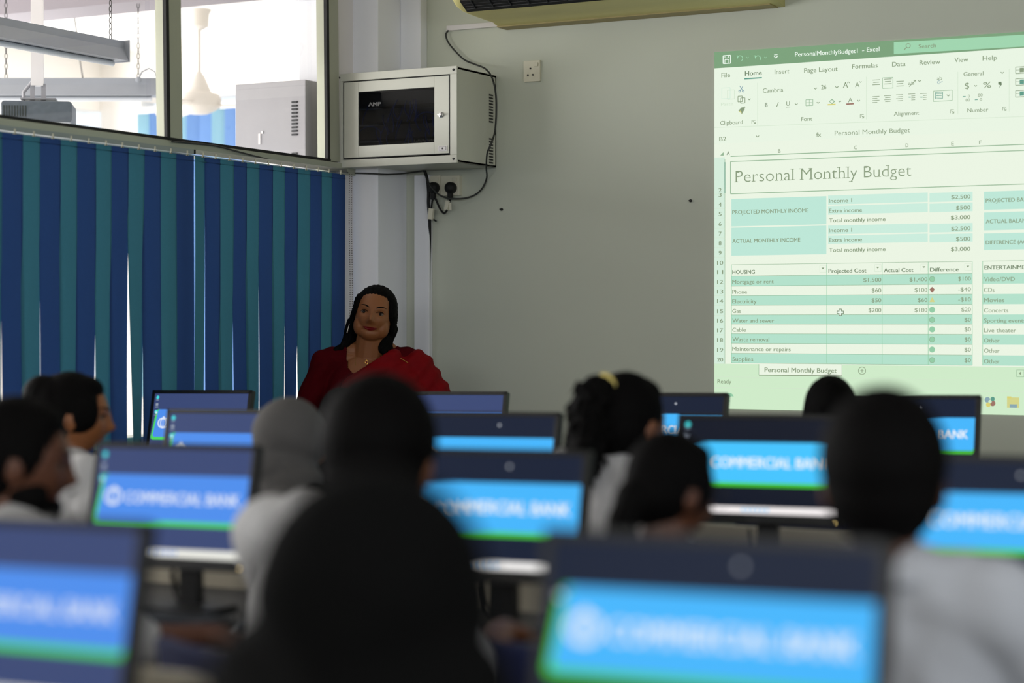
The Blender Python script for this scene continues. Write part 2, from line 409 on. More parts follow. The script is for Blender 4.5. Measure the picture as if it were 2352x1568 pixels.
e1 = P(272, 119, 8.9)
# must lie beyond the glass: far end beside mullion, near end out of frame
batten(e1 - Vector((0, 1.25, 0)), e1, 'grey hanging batten lamp slanting in at the top left, next room', [.57])
z2 = P(180, 202, 10.2)
bA = P(-70, 201, 10.0); bB = P(366, 199, 10.0); bB.z = bA.z
batten(bA, bB, 'long level batten lamp behind the hanging projector, next room', [-.3, .38])
# thin cables of the far batten
def Q(px, py, y): d = ray(px, py); return CAMP + d * (y / d.y)
qa = Q(170, 32, YW + .45)
tag(MB().tube([Vector((qa.x, qa.y, CEIL + .02)), qa, Q(178, 90, YW + .45), Q(184, 140, YW + .45), P(190, 178, 10.1), P(191, 192, 10.0)], .004).build('hanging_cable', M_dark), 'thin dark cable hanging from the beam to the level batten lamp', 'cable')
tag(MB().tube([P(318, 182, 9.96), P(326, 165, 9.96), P(342, 157, 9.96), P(356, 165, 9.96), P(362, 182, 9.96)], .004).ell(P(318, 183, 9.93), (.016, .016, .016), n=8).build('looped_cable', M_bat), 'short looped cable with round teal plug on the level batten lamp', 'cable')
# projector hanging in the next room
pj = P(90, 262, 9.0)
pr = empty('projector', pj, TH0 + R(8), 'dusty grey projector hanging on a white pole in the next room', 'projector')
M_pj = mat('dusty_grey_plastic', (84, 90, 100), .55, var=.25, scale=40)
part(MB().rbox((0, 0, 0), (.315, .24, .095), .014), 'body', M_pj, pr, bevel=.004)
part(MB().lathe([(.03, 0), (.034, .012), (.028, .02)], (.09, .12, -.01), 20, Matrix.Rotation(R(-90), 3, 'X')), 'lens', M_black, pr, smooth=2)
g = MB()
for k in range(9): g.box((-.145 + .0 * k + k * .012, -.121, .0), (.005, .004, .05))
part(g, 'vent', M_dark, pr)
part(MB().box((.0, 0, .066), (.16, .1, .008)).box((-.03, 0, .1), (.02, .02, .08)).box((.02, 0, .1), (.02, .02, .08)).tube([(-.07, 0, .05), (-.07, 0, .1), (-.03, 0, .15)], .008), 'mount_bracket', mat('mount_grey', (150, 150, 156), .5), pr)
part(MB().bb((-.035, -.02, .13), (.02, .02, CEIL - pj.z + .02)), 'mount_pole', M_white, pr)
# grey cabinet in the next room beside the pillar
ca = P(540, 194, 9.05); cb = P(702, 380, 9.05)
c2 = empty('wall_cabinet', (ca.x, ca.y, cb.z - .1), 0, 'plain grey steel cabinet with slotted vents behind the glass', 'cabinet')
wd = abs(P(702, 194, (ca.y) / ray(702, 194).y).x - ca.x); hh = ca.z - cb.z + .1
part(MB().bb((0, 0, 0), (wd, .34, hh)), 'body', mat('pale_grey_steel', (168, 166, 170), .5), c2, bevel=.004)
for (z0) in (hh - .10, hh - .335):
    g = MB()
    for k in range(10): g.box((wd - .06, -.002, z0 - k * .0165), (.03, .006, .008))
    part(g, 'vent', M_dark, c2)
pp = MB().box((.14, -.002, hh - .26), (.012, .004, .05)).box((.155, -.002, hh - .23), (.012, .004, .012))
part(pp, 'sticker', M_white, c2)

# ================================================================== BLINDS of the classroom
tops = [(-46, 272), (2, 309), (50, 314), (90, 318), (137, 322), (175, 327), (218, 332), (254, 336), (293, 341), (330, 345), (367, 349), (403, 352), (443, 355)]
zt = L(200, 328, .06).z
BZ0 = .80
def slat_mesh(y0, y1, at, ab, over=.004):
    mb = MB(); yc = (y0 + y1) / 2; hw = abs(y1 - y0) / 2 + over; n = 14; vs = []; fs = []
    for i in range(n + 1):
        s_ = i / n; z = zt + (BZ0 - zt) * s_; a = R(at + (ab - at) * s_ ** 1.3)
        for (q, bow) in ((-1, 0), (-.5, .75), (0, 1), (.5, .75), (1, 0)):
            vs.append((XL + .062 + hw * q * math.sin(a) + .004 * bow + .004 * math.sin(s_ * 5 + yc * 9) * s_, yc + hw * q * math.cos(a) + .006 * math.sin(s_ * 2.6 + yc * 37) * s_, z))
    for i in range(n):
        for k in range(4): fs.append((i * 5 + k, i * 5 + k + 1, (i + 1) * 5 + k + 1, (i + 1) * 5 + k))
    mb.add(vs, fs)
    # folded hem at the top
    mb.box((XL + .064, yc, zt - .02), (.007, hw * 1.9, .003))
    return mb
def hook(y):
    return MB().bb((XL + .076, y - .003, zt - .004), (XL + .080, y + .003, zt + .016)).box((XL + .078, y, zt - .002), (.004, .012, .004))
def make_blind(edges, colors, angles, label, rail_mat):
    ys_ = [L(px, 330, .062).y for px in edges]
    e = empty('vertical_blind', (XL + .06, (ys_[0] + ys_[-1]) / 2, 0), 0, label, 'blind', 'striped classroom blinds')
    off = Vector(e.location)
    def pt(mb, nm, m, **k):
        mb.xform(Matrix.Translation(-off)); return part(mb, nm, m, e, **k)
    pt(MB().bb((XL + .048, ys_[0] - .02, zt + .006), (XL + .076, ys_[-1] + .0, zt + .024)), 'head_rail', rail_mat)
    for i in range(len(edges) - 1):
        at, ab = angles[i]
        s_ = pt(slat_mesh(ys_[i], ys_[i + 1], at, ab), 'slat', colors[i], smooth=True)
        pt(hook((ys_[i] + ys_[i + 1]) / 2), 'hook', M_sock)
    return e, off, ys_
lc = [M_blue if (i % 2) else M_teal for i in range(12)]
ed = [t[0] for t in tops]
ang = [(2, -5), (2, -4), (2, -4), (2, -8), (2, -7), (2, -7), (2, -8), (2, -8), (2, -27), (2, 5), (2, 0), (2, -1)]
make_blind(ed, lc, ang, 'blue and teal vertical blind hung at the left end of the glass partition', mat('translucent_rail', (150, 160, 158), .5))
ed2 = [446, 472, 504, 535, 565, 594, 625, 653, 682, 711, 737, 761, 791]
lc2 = [M_teal if (i % 2 == 0) else M_blue for i in range(12)]
ang2 = [(-9, -11), (1, 0), (2, -4), (2, -3), (2, -9), (2, -4), (2, -8), (2, -9), (2, -10), (2, 0), (2, 0), (2, 0)]
bl2, boff, _ = make_blind(ed2, lc2, ang2, 'blue and teal vertical blind hung beside the corner pillar', M_chrome)
# bead chain
ch = MB(); c0 = L(803, 400, .09); z = c0.z; k = 0
while z > c0.z - .82:
    for dy in (0, .018): ch.ell(Vector((XL + .09, c0.y + dy + .004 * math.sin(z * 9), z)) - boff, (.0028, .0028, .0028), n=4)
    z -= .0105; k += 1
part(ch, 'bead_chain', mat('bead_grey', (120, 112, 108), .5), bl2)

# ================================================================== FRONT WALL things
# --- network cabinet
EC = .357
x0 = W(777, 270, EC).x; x1 = W(1051, 270, EC).x; zt_ = W(1050, 153, EC).z; zb_ = W(1054, 372, EC).z
cw = x1 - x0; chh = zt_ - zb_
cab = empty('network_cabinet', ((x0 + x1) / 2, YW, zb_), 0, 'grey steel network cabinet with a dark glass door below the pillar top', 'cabinet')
body = MB(); hw = cw / 2; F = -EC
body.bb((-hw, F, 0), (hw, 0, .012)).bb((-hw, F, chh - .012), (hw, 0, chh)).bb((-hw, F, 0), (-hw + .012, 0, chh)).bb((hw - .012, F, 0), (hw, 0, chh)).bb((-hw, -.012, 0), (hw, 0, chh))
part(body, 'shell', M_cab, cab, bevel=.002)
frm = MB(); b_ = .032
frm.bb((-hw - .003, F - .012, -.003), (hw + .003, F, b_)).bb((-hw - .003, F - .012, chh - b_), (hw + .003, F, chh + .003)).bb((-hw - .003, F - .012, b_), (-hw + b_, F, chh - b_)).bb((hw - b_, F - .012, b_), (hw + .003, F, chh - b_))
part(frm, 'front_frame', M_cab, cab, bevel=.0015)
for sx in (-1, 1):
    for zz in (.014, chh - .014): part(MB().lathe([(.0055, 0), (.004, .004)], (sx * (hw - .014), F - .012, zz), 12, Matrix.Rotation(R(90), 3, 'X')), 'screw', M_dark, cab)
dl, dr, db, dt = -hw + .04, hw - .036, .04, chh - .038
gl, gr, gb, gt = -hw + .118, hw - .112, .092, chh - .085
door = MB(); y0_, y1_ = F - .014, F - .002
door.bb((dl, y0_, db), (gl, y1_, dt)).bb((gr, y0_, db), (dr, y1_, dt)).bb((gl, y0_, db), (gr, y1_, gb)).bb((gl, y0_, gt), (gr, y1_, dt))
dob = part(door, 'door', M_cab, cab, bevel=.0015)
gm = glass('smoked_glass', (.42, .44, .47), 1.22)
part(MB().bb((gl, y0_ + .003, gb), (gr, y0_ + .007, gt)), 'glass_pane', gm, dob)
part(MB().lathe([(.011, 0), (.012, .004), (.006, .006), (.006, .016)], (hw - .075, y0_, chh / 2), 20, Matrix.Rotation(R(90), 3, 'X')).box((hw - .075, y0_ - .018, chh / 2), (.02, .006, .006)), 'lock', M_chrome, dob, smooth=2)
lb = MB().box((hw - .068, y0_ - .001, .062), (.046, .002, .024)); lb.mi = 1; lb.box((hw - .068, y0_ - .0022, .062), (.036, .001, .016)); lb.mi = 0; lb.box((hw - .068, y0_ - .003, .062), (.034, .001, .014))
lb.mi = 1; lb.box((hw - .068, y0_ - .004, .062), (.005, .001, .008))
part(lb, 'number_sticker', [M_white, M_black], dob)
seal_ = MB().bb((dl - .003, F - .0125, db - .003), (dl, F - .011, dt + .003)).bb((dr, F - .0125, db - .003), (dr + .003, F - .011, dt + .003)).bb((dl, F - .0125, dt), (dr, F - .011, dt + .003)).bb((dl, F - .0125, db - .003), (dr, F - .011, db))
part(seal_, 'door_gap', M_rubber, cab)
# equipment inside
vs_, fs_, wd_ = text_geo('AMP', .02)
rk = MB()
for k in range(5): rk.bb((-hw + .05, F + .05, .05 + k * .075), (hw - .05, F + .3, .05 + k * .075 + .062))
rack = part(rk, 'rack_unit', mat('rack_dark', (30, 32, 36), .5), cab)
am = MB(); h_ = .017; sc = h_ / CAPH
am.add([(gl + .055 + v[0] * sc * 1.35, y0_ - .001, gt - .068 + v[1] * sc) for v in vs_], fs_)
part(am, 'lettering', mat('lettering_white', (205, 205, 205), .5), dob)
wires = MB(); random.seed(3)
for k in range(26):
    xx = gl + .02 + random.random() * (gr - gl - .04); zz = gb + .05 + random.random() * (gt - gb - .08)
    pts = [Vector((xx + .03 * math.sin(t * 2 + k) * t, F + .03 - .012 * math.sin(t * 3), zz - .09 * t)) for t in [j / 8 for j in range(9)]]
    wires.tube(pts, .0022, 5)
for (xs_, zs_) in ((gl + .04, gb + .05), (gr - .06, gb + .1)):
    wires.tube([Vector((xs_ + .06 * math.cos(t), F + .02, zs_ + .04 * math.sin(t))) for t in [math.pi * j / 10 for j in range(11)]], .0025, 5)
part(wires, 'patch_cable', mat('patch_blue', (70, 96, 190), .5), cab, smooth=True)
M_port = mat('port_pale', (190, 184, 160), .5)
pins = MB()
for k in range(14): pins.box((gr - .17 + k * .011, F + .045, gb + .014 + .004 * (k % 2)), (.006, .004, .009))
part(pins, 'port_row', M_port, cab)
for zz in (.11, .145):
    pins = MB()
    for k in range(24): pins.box((gl + .11 + k * .0135, F + .047, gb + zz), (.004, .003, .002))
    part(pins, 'port_row', M_port, cab)
for z0 in (chh - .095, chh - .235 - .06):
    vt = MB()
    for k in range(10): vt.box((hw + .0005, -.052, z0 - k * .0135), (.003, .035, .007))
    part(vt, 'vent', M_black, cab)

# --- sockets
def socket(px0, py0, px1, py1, label, plug, surf=.0, depth=.012, seen=True):
    a = W(px0, py0); b = W(px1, py1); cx = (a.x + b.x) / 2; cz = (a.z + b.z) / 2; w_ = b.x - a.x; h_ = a.z - b.z
    e = empty('wall_socket', (cx, YW, cz), 0, label, 'socket')
    part(MB().rbox((0, -depth / 2, 0), (w_, depth, h_), .004), 'face_plate', M_sock, e, bevel=.0015)
    for (hx, hz) in ((0, .012), (-.013, -.017), (.013, -.017)):
        if seen: part(MB().lathe([(.0042, 0), (.0042, .002)], (hx - .006, -depth - .0003, hz), 14, Matrix.Rotation(R(90), 3, 'X')), 'pin_hole', M_rubber, e)
    part(MB().rbox((w_ * .28, -depth - .003, h_ * .3), (.018, .006, .018), .004), 'switch', M_sock, e, bevel=.001)
    return e
socket(1205, 141, 1243, 187, 'lone ivory round-pin socket on the wall below the air conditioner', False)
socket(984, 405, 1019, 449, 'ivory socket under the cabinet, left of the pair, next to the pillar', True, depth=.03, seen=False)
socket(1020, 405, 1062, 449, 'ivory socket under the cabinet, right of the pair', True, depth=.03, seen=False)
def plug(px, py, label, tail):
    c = W(px, py, .05)
    e = empty('plug', c, 0, label, 'plug')
    part(MB().lathe([(.024, -.022), (.027, -.012), (.027, .006), (.02, .018), (.009, .022)], (0, 0, 0), 24, Matrix.Rotation(R(90), 3, 'X')).box((0, 0, -.03), (.02, .02, .05)), 'plug_body', M_rubber, e, smooth=2)
    pts = [Vector(c) + Vector((0, 0, -.05))] + [W(*t) for t in tail]
    part(MB().tube([p - Vector(c) for p in pts], .0045), 'cord', M_rubber, e, smooth=True)
plug(995, 431, 'black plug in the left socket below the cabinet', [(993, 462, .05), (990, 480, .04), (990, 500, .03), (1002, 508, .03)])
plug(1034, 431, 'black plug in the right socket below the cabinet', [(1034, 458, .04), (1031, 472, .04)])
tg1 = tag(MB().box(W(1027, 472, .045), (.018, .012, .046), Matrix.Rotation(R(14), 3, 'Y')).box(W(1034, 474, .05), (.012, .004, .035)).build('cable_connector', M_sock), 'small white cable tag hanging below the right plug', 'cable tag')
tg2 = tag(MB().box(W(990, 491, .05), (.024, .014, .05), Matrix.Rotation(R(8), 3, 'Y')).build('cable_connector', M_sock), 'small white cable tag hanging beside the pillar below the left plug', 'cable tag')
def cable(pts, r, label, m=M_rubber, name='cable', sub=6):
    # Catmull-Rom through the points
    p = [pts[0]] + list(pts) + [pts[-1]]; out = []
    for i in range(1, len(p) - 2):
        for k in range(sub):
            t = k / sub; a, b, c, d = p[i - 1], p[i], p[i + 1], p[i + 2]
            out.append(.5 * ((2 * b) + (c - a) * t + (2 * a - 5 * b + 4 * c - d) * t * t + (3 * b - a - 3 * c + d) * t ** 3))
    out.append(Vector(pts[-1]))
    return tag(MB().tube(out, r).build(name, m, smooth=True), label, 'cable')
M_cable = mat('grey_black_cable', (44, 46, 44), .5)
cable([W(1030, 70, .02), W(1024, 80, .02), W(1030, 98, .02), W(1048, 120, .02), W(1068, 138, .02), W(1092, 148, .03), W(1115, 158, .09), W(1130, 178, .12), W(1138, 210, .12), W(1140, 250, .12),
       W(1137, 300, .13), W(1128, 330, .16), W(1119, 352, .17), W(1117, 385, .14), W(1118, 408, .03), W(1108, 432, .03), W(1088, 449, .03), W(1060, 456, .045), W(1025, 454, .08), W(1002, 442, .09), W(985, 420, .09), W(977, 402, .05), W(975, 392, .045)], .0042,
      'dark cable looping from the wall trunking past the cabinet side to the sockets', M_cable)
cable([L(395, 325, .035), L(440, 329, .035), L(500, 336, .035), L(560, 352, .04), L(640, 372, .045), L(700, 385, .045), L(760, 388, .05), L(788, 394, .06), W(806, 397, .27), W(840, 398, .27), W(866, 399, .27), W(880, 400, .27), W(900, 400, .2), W(930, 398, .08), W(975, 392, .045)], .0038,
      'dark cable running along the partition sill to the corner sockets', M_cable)
cable([W(975, 392, .05), W(981, 410, .05), W(984, 440, .05), W(984, 470, .045), W(987, 505, .035), W(987, 560, .02), W(986, 640, .02), W(986, 820, .02), W(986, 1000, .02)], .0075,
      'thick black cable running down the wall beside the corner pillar')
cable([W(988, 425, .06), W(1000, 455, .05), W(1010, 478, .05), W(1020, 490, .05), W(1027, 482, .05)], .005, 'short black cable hooked between the two socket plugs')
k1 = W(1029, 66, 0); k2 = W(1160, 60, 0)
tag(MB().bb((k1.x, YW - .016, k1.z - .012), (k2.x + .1, YW, k1.z + .012)).build('wall_trunking', M_white, bevel=.002), 'thin white cable trunking on the wall below the air conditioner', 'trunking')
for (px, py, lb_) in ((1587, 461, 'small screw stub in the wall left of the projected picture'), (1153, 481, 'small screw stub in the wall right of the socket pair')):
    c = W(px, py, 0); tag(MB().lathe([(.006, 0), (.007, .006), (.003, .012), (.003, .02)], c, 10, Matrix.Rotation(R(90), 3, 'X')).build('wall_screw', M_dark), lb_, 'screw')

# --- air conditioner under the ceiling
ax0 = W(1160, 68, 0).x; ax1 = W(1803, 20, 0).x; az = W(1160, 68, 0).z
ac = empty('air_conditioner', ((ax0 + ax1) / 2, YW, az), 0, 'cream air conditioner hung high on the wall, its grille facing down', 'air conditioner')
AW = (ax1 - ax0) / 2
prof = [(0, 0), (.10, .002), (.11, .008), (.26, .012), (.36, .016), (.42, .022), (.47, .036), (.505, .062), (.52, .10), (.515, .17), (.48, .24), (.42, .27), (0, .27)]
NS = 28
def ac_ring(x, inset=0):
    cy_, cz_ = .24, .14
    return [(x, -(cy_ + (p[0] - cy_) * (1 - inset)), cz_ + (p[1] - cz_) * (1 - inset)) for p in prof]
vs = []; fs = []; n = len(prof)
stations = [(-AW, .12), (-AW + .006, .05), (-AW + .02, .012), (-AW + .04, 0), (AW - .04, 0), (AW - .02, .012), (AW - .006, .05), (AW, .12)]
for (x, ins) in stations:
    rg = ac_ring(x, ins); rg = [(a, min(b, 0) if True else b, max(c, 0)) for (a, b, c) in rg]; rg[0] = (x, 0, 0); rg[-1] = (x, 0, .27); vs += rg
for i in range(len(stations) - 1):
    for k in range(n): fs.append((i * n + k, i * n + (k + 1) % n, (i + 1) * n + (k + 1) % n, (i + 1) * n + k))
fs += [tuple(range(n)), tuple(range((len(stations) - 1) * n, len(stations) * n))]
mb = MB(); mb.add(vs, fs)
part(mb, 'housing', M_ac, ac, smooth=2)
part(MB().bb((-AW + .01, -.098, -.004), (AW - .03, -.004, .004)), 'rear_strip', M_acd, ac, bevel=.002)
gx0, gx1 = -AW + .06, AW - .06
part(MB().box((0, -.468, .038), (2 * AW - .1, .075, .012), Matrix.Rotation(R(-30), 3, 'X')), 'grille_recess', M_rubber, ac)
part(MB().bb((gx0 - .01, -.448, .022), (gx1 + .01, -.440, .036)), 'grille_frame', M_acd, ac)
g = MB()
for k in range(4): g.bb((gx0, -.457 - k * .015, .022 + k * .0095), (gx1, -.453 - k * .015, .032 + k * .0095))
for k in range(14): xx = gx0 + (gx1 - gx0) * (k + .5) / 14; g.box((xx, -.480, .038), (.005, .055, .008), Matrix.Rotation(R(-30), 3, 'X'))
part(g, 'grille', M_dark, ac)

# ================================================================== PROJECTED PICTURE (a lit picture on the wall)
proj = empty('projected_picture', (W(2000, 520).x, YW, W(2000, 520).z), 0, 'large greenish projected spreadsheet picture on the wall, right side', 'projected picture')
POFF = Vector(proj.location)
PC = {'white': (236, 248, 230), 'sheet': (238, 248, 230), 'title': (126, 164, 126), 'search': (163, 216, 178), 'band': (192, 234, 218), 'pale': (206, 240, 224), 'txt': (140, 158, 128),
      'dtxt': (112, 132, 104), 'line': (150, 184, 150), 'faint': (214, 232, 208), 'low': (210, 238, 204), 'grn': (150, 206, 168), 'red': (158, 118, 104), 'yel': (214, 214, 140), 'wtxt': (240, 252, 240), 'gold': (220, 212, 120), 'teal': (96, 158, 140), 'slate': (140, 170, 180), 'rowh': (216, 240, 222), 'trow': (182, 228, 206)}
PK = list(PC.keys()); PM = [emit('projected_' + k, PC[k], .97) for k in PK]
def sl(y): return (y - 740) / 9200
def wp(px, py, lay): return W(px, py, .0025 + .0006 * lay) - POFF
class Sheet:
    def __init__(s): s.mb = MB()
    def c(s, k): s.mb.mi = PK.index(k)
    def rect(s, x0, y0, x1, y1, k, lay=1, s0=None, s1=None):      # y given at x0; edges follow the wall's horizontals
        s.c(k); a = sl(y0) if s0 is None else s0; b = sl(y1) if s1 is None else s1; d = x1 - x0
        s.mb.add([wp(x0, y0, lay), wp(x1, y0 + a * d, lay), wp(x1, y1 + b * d, lay), wp(x0, y1, lay)], [(0, 1, 2, 3)])
    def text(s, t, x0, x1, y, h, k='txt', bold=.008, serif=False, lay=3, sy=None):
        vs, fs, wd = text_geo(t, bold, serif); s.c(k); a = sl(y) if sy is None else sy
        s.mb.add([wp(x0 + (x1 - x0) * v[0] / wd, y + a * (x1 - x0) * v[0] / wd - v[1] / CAPH * h, lay) for v in vs], fs)
    def line(s, x0, y0, x1, y1, w_, k='txt', lay=3):
        s.c(k); d = Vector((x1 - x0, y1 - y0)); n = Vector((-d.y, d.x)).normalized() * w_ / 2
        s.mb.add([wp(x0 + n.x, y0 + n.y, lay), wp(x1 + n.x, y1 + n.y, lay), wp(x1 - n.x, y1 - n.y, lay), wp(x0 - n.x, y0 - n.y, lay)], [(0, 1, 2, 3)])
    def frame(s, x0, y0, x1, y1, w_, k, lay=3):
        a, b = sl(y0) * (x1 - x0), sl(y1) * (x1 - x0)
        s.line(x0, y0, x1, y0 + a, w_, k, lay); s.line(x0, y1, x1, y1 + b, w_, k, lay); s.line(x0, y0, x0, y1, w_, k, lay); s.line(x1, y0 + a, x1, y1 + b, w_, k, lay)
    def poly(s, pts, k, lay=3):
        s.c(k); s.mb.add([wp(p[0], p[1], lay) for p in pts], [tuple(range(len(pts)))])
    def disc(s, x, y, r, k, lay=3, n=20, ry=None):
        s.poly([(x + r * math.cos(2 * math.pi * i / n), y + (ry or r) * math.sin(2 * math.pi * i / n)) for i in range(n)], k, lay)
    def ring(s, x, y, r, w_, k, lay=3, a0=0, a1=360):
        n = 16; p = [(x + r * math.cos(R(a0 + (a1 - a0) * i / n)), y + r * math.sin(R(a0 + (a1 - a0) * i / n))) for i in range(n + 1)]
        for i in range(n): s.line(*p[i], *p[i + 1], w_, k, lay)
    def chev(s, x, y, r=4, k='txt', w_=1.6): s.line(x - r, y - r * .5, x, y + r * .5, w_, k); s.line(x, y + r * .5, x + r, y - r * .5, w_, k)
    def done(s, name): return s.mb.build(name, PM, proj)
XR_ = 2700
T = Sheet()
T.rect(1641, 120, XR_, 157, 'title', 1, s0=-.0666, s1=-.0666)
T.rect(2053, 97, XR_, 124, 'search', 2, s0=-.058, s1=-.058)
T.frame(1661, 128, 1678, 146, 2, 'wtxt'); T.frame(1665, 137, 1674, 146, 1.6, 'wtxt'); T.frame(1665, 128, 1673, 133, 1.4, 'wtxt')
for xx in (1700, 1741):
    T.ring(xx, 134, 6, 1.6, 'search', a0=180, a1=420 if xx == 1700 else 400); T.line(xx - 7, 127, xx - 6, 134, 1.6, 'search'); T.chev(xx + 17, 132, 2.5, 'search', 1)
T.chev(1782, 131, 4, 'wtxt', 2); T.line(1778, 126, 1786, 125.5, 1.6, 'wtxt')
T.text('PersonalMonthlyBudget1', 1826, 1970, 130, 10, 'wtxt', .012, sy=-.06); T.text('-', 1980, 1985, 120, 10, 'wtxt'); T.text('Excel', 1991, 2020, 119, 10, 'wtxt', .012, sy=-.06)
T.ring(2086, 105, 5, 1.6, 'txt'); T.line(2082, 109, 2076, 115, 1.8, 'txt'); T.text('Search', 2110, 2150, 111, 9, 'txt', sy=-.06)
T.done('title_bar')
Rb = Sheet()
Rb.rect(1641, 157, XR_, 330, 'white', 1, s0=-.0666)
Rb.line(1641, 293, XR_, 255, 1, 'faint'); 
for (t, a, b, y) in (('File', 1657, 1677, 178), ('Insert', 1779, 1813, 170), ('Page Layout', 1847, 1924, 167), ('Formulas', 1957, 2016, 158), ('Data', 2049, 2080, 153), ('Review', 2112, 2160, 149), ('View', 2192, 2224, 143), ('Help', 2257, 2290, 139)):
    Rb.text(t, a, b, y, 10.5, 'txt', sy=-.055)
Rb.text('Home', 1711, 1750, 174, 10.5, 'dtxt', .014, sy=-.055); Rb.line(1710, 181, 1750, 178.5, 3, 'teal')
# clipboard group
Rb.frame(1658, 202, 1677, 227, 1.4, 'rowh'); Rb.frame(1671, 207, 1687, 228, 1.4, 'faint'); Rb.text('Paste', 1656, 1684, 243, 7, 'faint', .004)
Rb.line(1699, 197, 1707, 209, 1.6, 'slate'); Rb.line(1707, 197, 1699, 209, 1.6, 'slate'); Rb.ring(1699, 209, 2.2, 1.6, 'slate'); Rb.ring(1707, 209, 2.2, 1.6, 'slate')
Rb.frame(1695, 221, 1705, 234, 1.5, 'txt'); Rb.frame(1701, 225, 1711, 237, 1.5, 'txt'); Rb.chev(1721, 228, 3)
Rb.poly([(1696, 254), (1704, 246), (1711, 250), (1704, 262)], 'txt'); Rb.line(1706, 250, 1711, 245, 3, 'txt'); Rb.poly([(1697, 256), (1701, 254), (1704, 261)], 'yel', 4)
Rb.text('Clipboard', 1654, 1706, 287, 9, 'txt', sy=-.045); 
for (xx, yy) in ((1731, 280), (1980, 267), (2187, 256), (2307, 250)): Rb.line(xx - 4, yy - 4, xx - 4, yy + 4, 1.2); Rb.line(xx - 4, yy - 4, xx + 4, yy - 4, 1.2); Rb.line(xx - 2, yy - 2, xx + 4, yy + 4, 1.4); Rb.line(xx + 4, yy, xx + 4, yy + 4, 1.2); Rb.line(xx, yy + 4, xx + 4, yy + 4, 1.2)
for xx in (1740, 1990, 2200, 2318): Rb.line(xx, 190 - (xx - 1740) * .055, xx, 288 - (xx - 1740) * .055, 1, 'faint')
# font group
Rb.text('Cambria', 1752, 1799, 213, 10, 'txt', sy=-.05); Rb.chev(1873, 203, 3.5); Rb.text('26', 1886, 1898, 205, 10, 'txt', sy=-.05); Rb.chev(1922, 200, 3.5)
Rb.text('A', 1936, 1948, 202, 13); Rb.line(1946, 191, 1949, 188, 1.3); Rb.line(1949, 188, 1952, 191, 1.3)
Rb.text('A', 1964, 1974, 200, 11); Rb.line(1974, 187, 1976.5, 189.5, 1.3); Rb.line(1976.5, 189.5, 1979, 187, 1.3)
Rb.text('B', 1757, 1763, 246, 10, 'dtxt', .03); Rb.text('/', 1783, 1789, 245, 10); Rb.text('U', 1806, 1814, 243, 10); Rb.line(1805, 246, 1815, 245.5, 1.3); Rb.chev(1829, 239, 3)
Rb.frame(1851, 229, 1867, 243, 1.2, 'line'); Rb.line(1851, 236, 1867, 235.5, 1, 'line'); Rb.line(1859, 229, 1859, 243, 1, 'line'); Rb.chev(1879, 236, 3)
Rb.poly([(1904, 233), (1911, 227), (1918, 233), (1911, 239)], 'line'); Rb.poly([(1906, 233), (1911, 229.5), (1915, 233), (1911, 237)], 'white', 4); Rb.rect(1901, 239, 1919, 242, 'gold', 3); Rb.chev(1929, 233, 3)
Rb.text('A', 1948, 1958, 235, 10); Rb.rect(1944, 237.5, 1961, 240.5, 'red', 3); Rb.chev(1972, 231, 3); Rb.text('Font', 1840, 1866, 278, 9, sy=-.045)
# alignment
for (xx, yy) in ((2004, 184), (2031, 182), (2059, 187)):
    for q in range(3): Rb.line(xx + (1.5 if q == 1 else 0), yy + q * 5.4, xx + 17 - (1.5 if q == 1 else 0), yy + q * 5.4 - .9, 1.5)
Rb.frame(2027, 179, 2051, 203, 1.2, 'line')
Rb.text('ab', 2086, 2100, 195, 7); Rb.line(2088, 199, 2103, 184, 1.5); Rb.line(2103, 184, 2098, 184.5, 1.3); Rb.line(2103, 184, 2103, 189, 1.3); Rb.chev(2112, 186, 3)
Rb.text('ab', 2152, 2164, 184, 8, 'txt'); Rb.ring(2157, 189, 3.5, 1.4, 'slate', a0=60, a1=300); Rb.line(2158, 190, 2165, 187, 1.5, 'slate')
for j, (xx, yy) in enumerate(((2004, 222), (2031, 220), (2058, 218), (2086, 216), (2113, 215))):
    for q in range(4):
        i0 = (0, 2, 4, 7, 7)[j] if q % 2 else (0 if j < 3 else (0 if q in (0, 3) else 7)); i1 = (5, 2, 0, 0, 0)[j] if q % 2 else 0
        Rb.line(xx + i0, yy + q * 4.5, xx + 16 - i1, yy + q * 4.5 - .8, 1.3)
for xx in (2087, 2114): Rb.line(xx, 223, xx + 5, 223, 2, 'teal')
Rb.frame(2144, 209, 2187, 233, 1.2, 'line'); Rb.frame(2149, 212, 2165, 227, 1.4, 'teal'); Rb.line(2151, 219.5, 2163, 219, 1.6, 'teal'); Rb.line(2149, 215.5, 2165, 215, 1, 'teal'); Rb.line(2149, 223.5, 2165, 223, 1, 'teal'); Rb.chev(2178, 219, 3.5)
Rb.text('Alignment', 2053, 2111, 266, 9, sy=-.045)
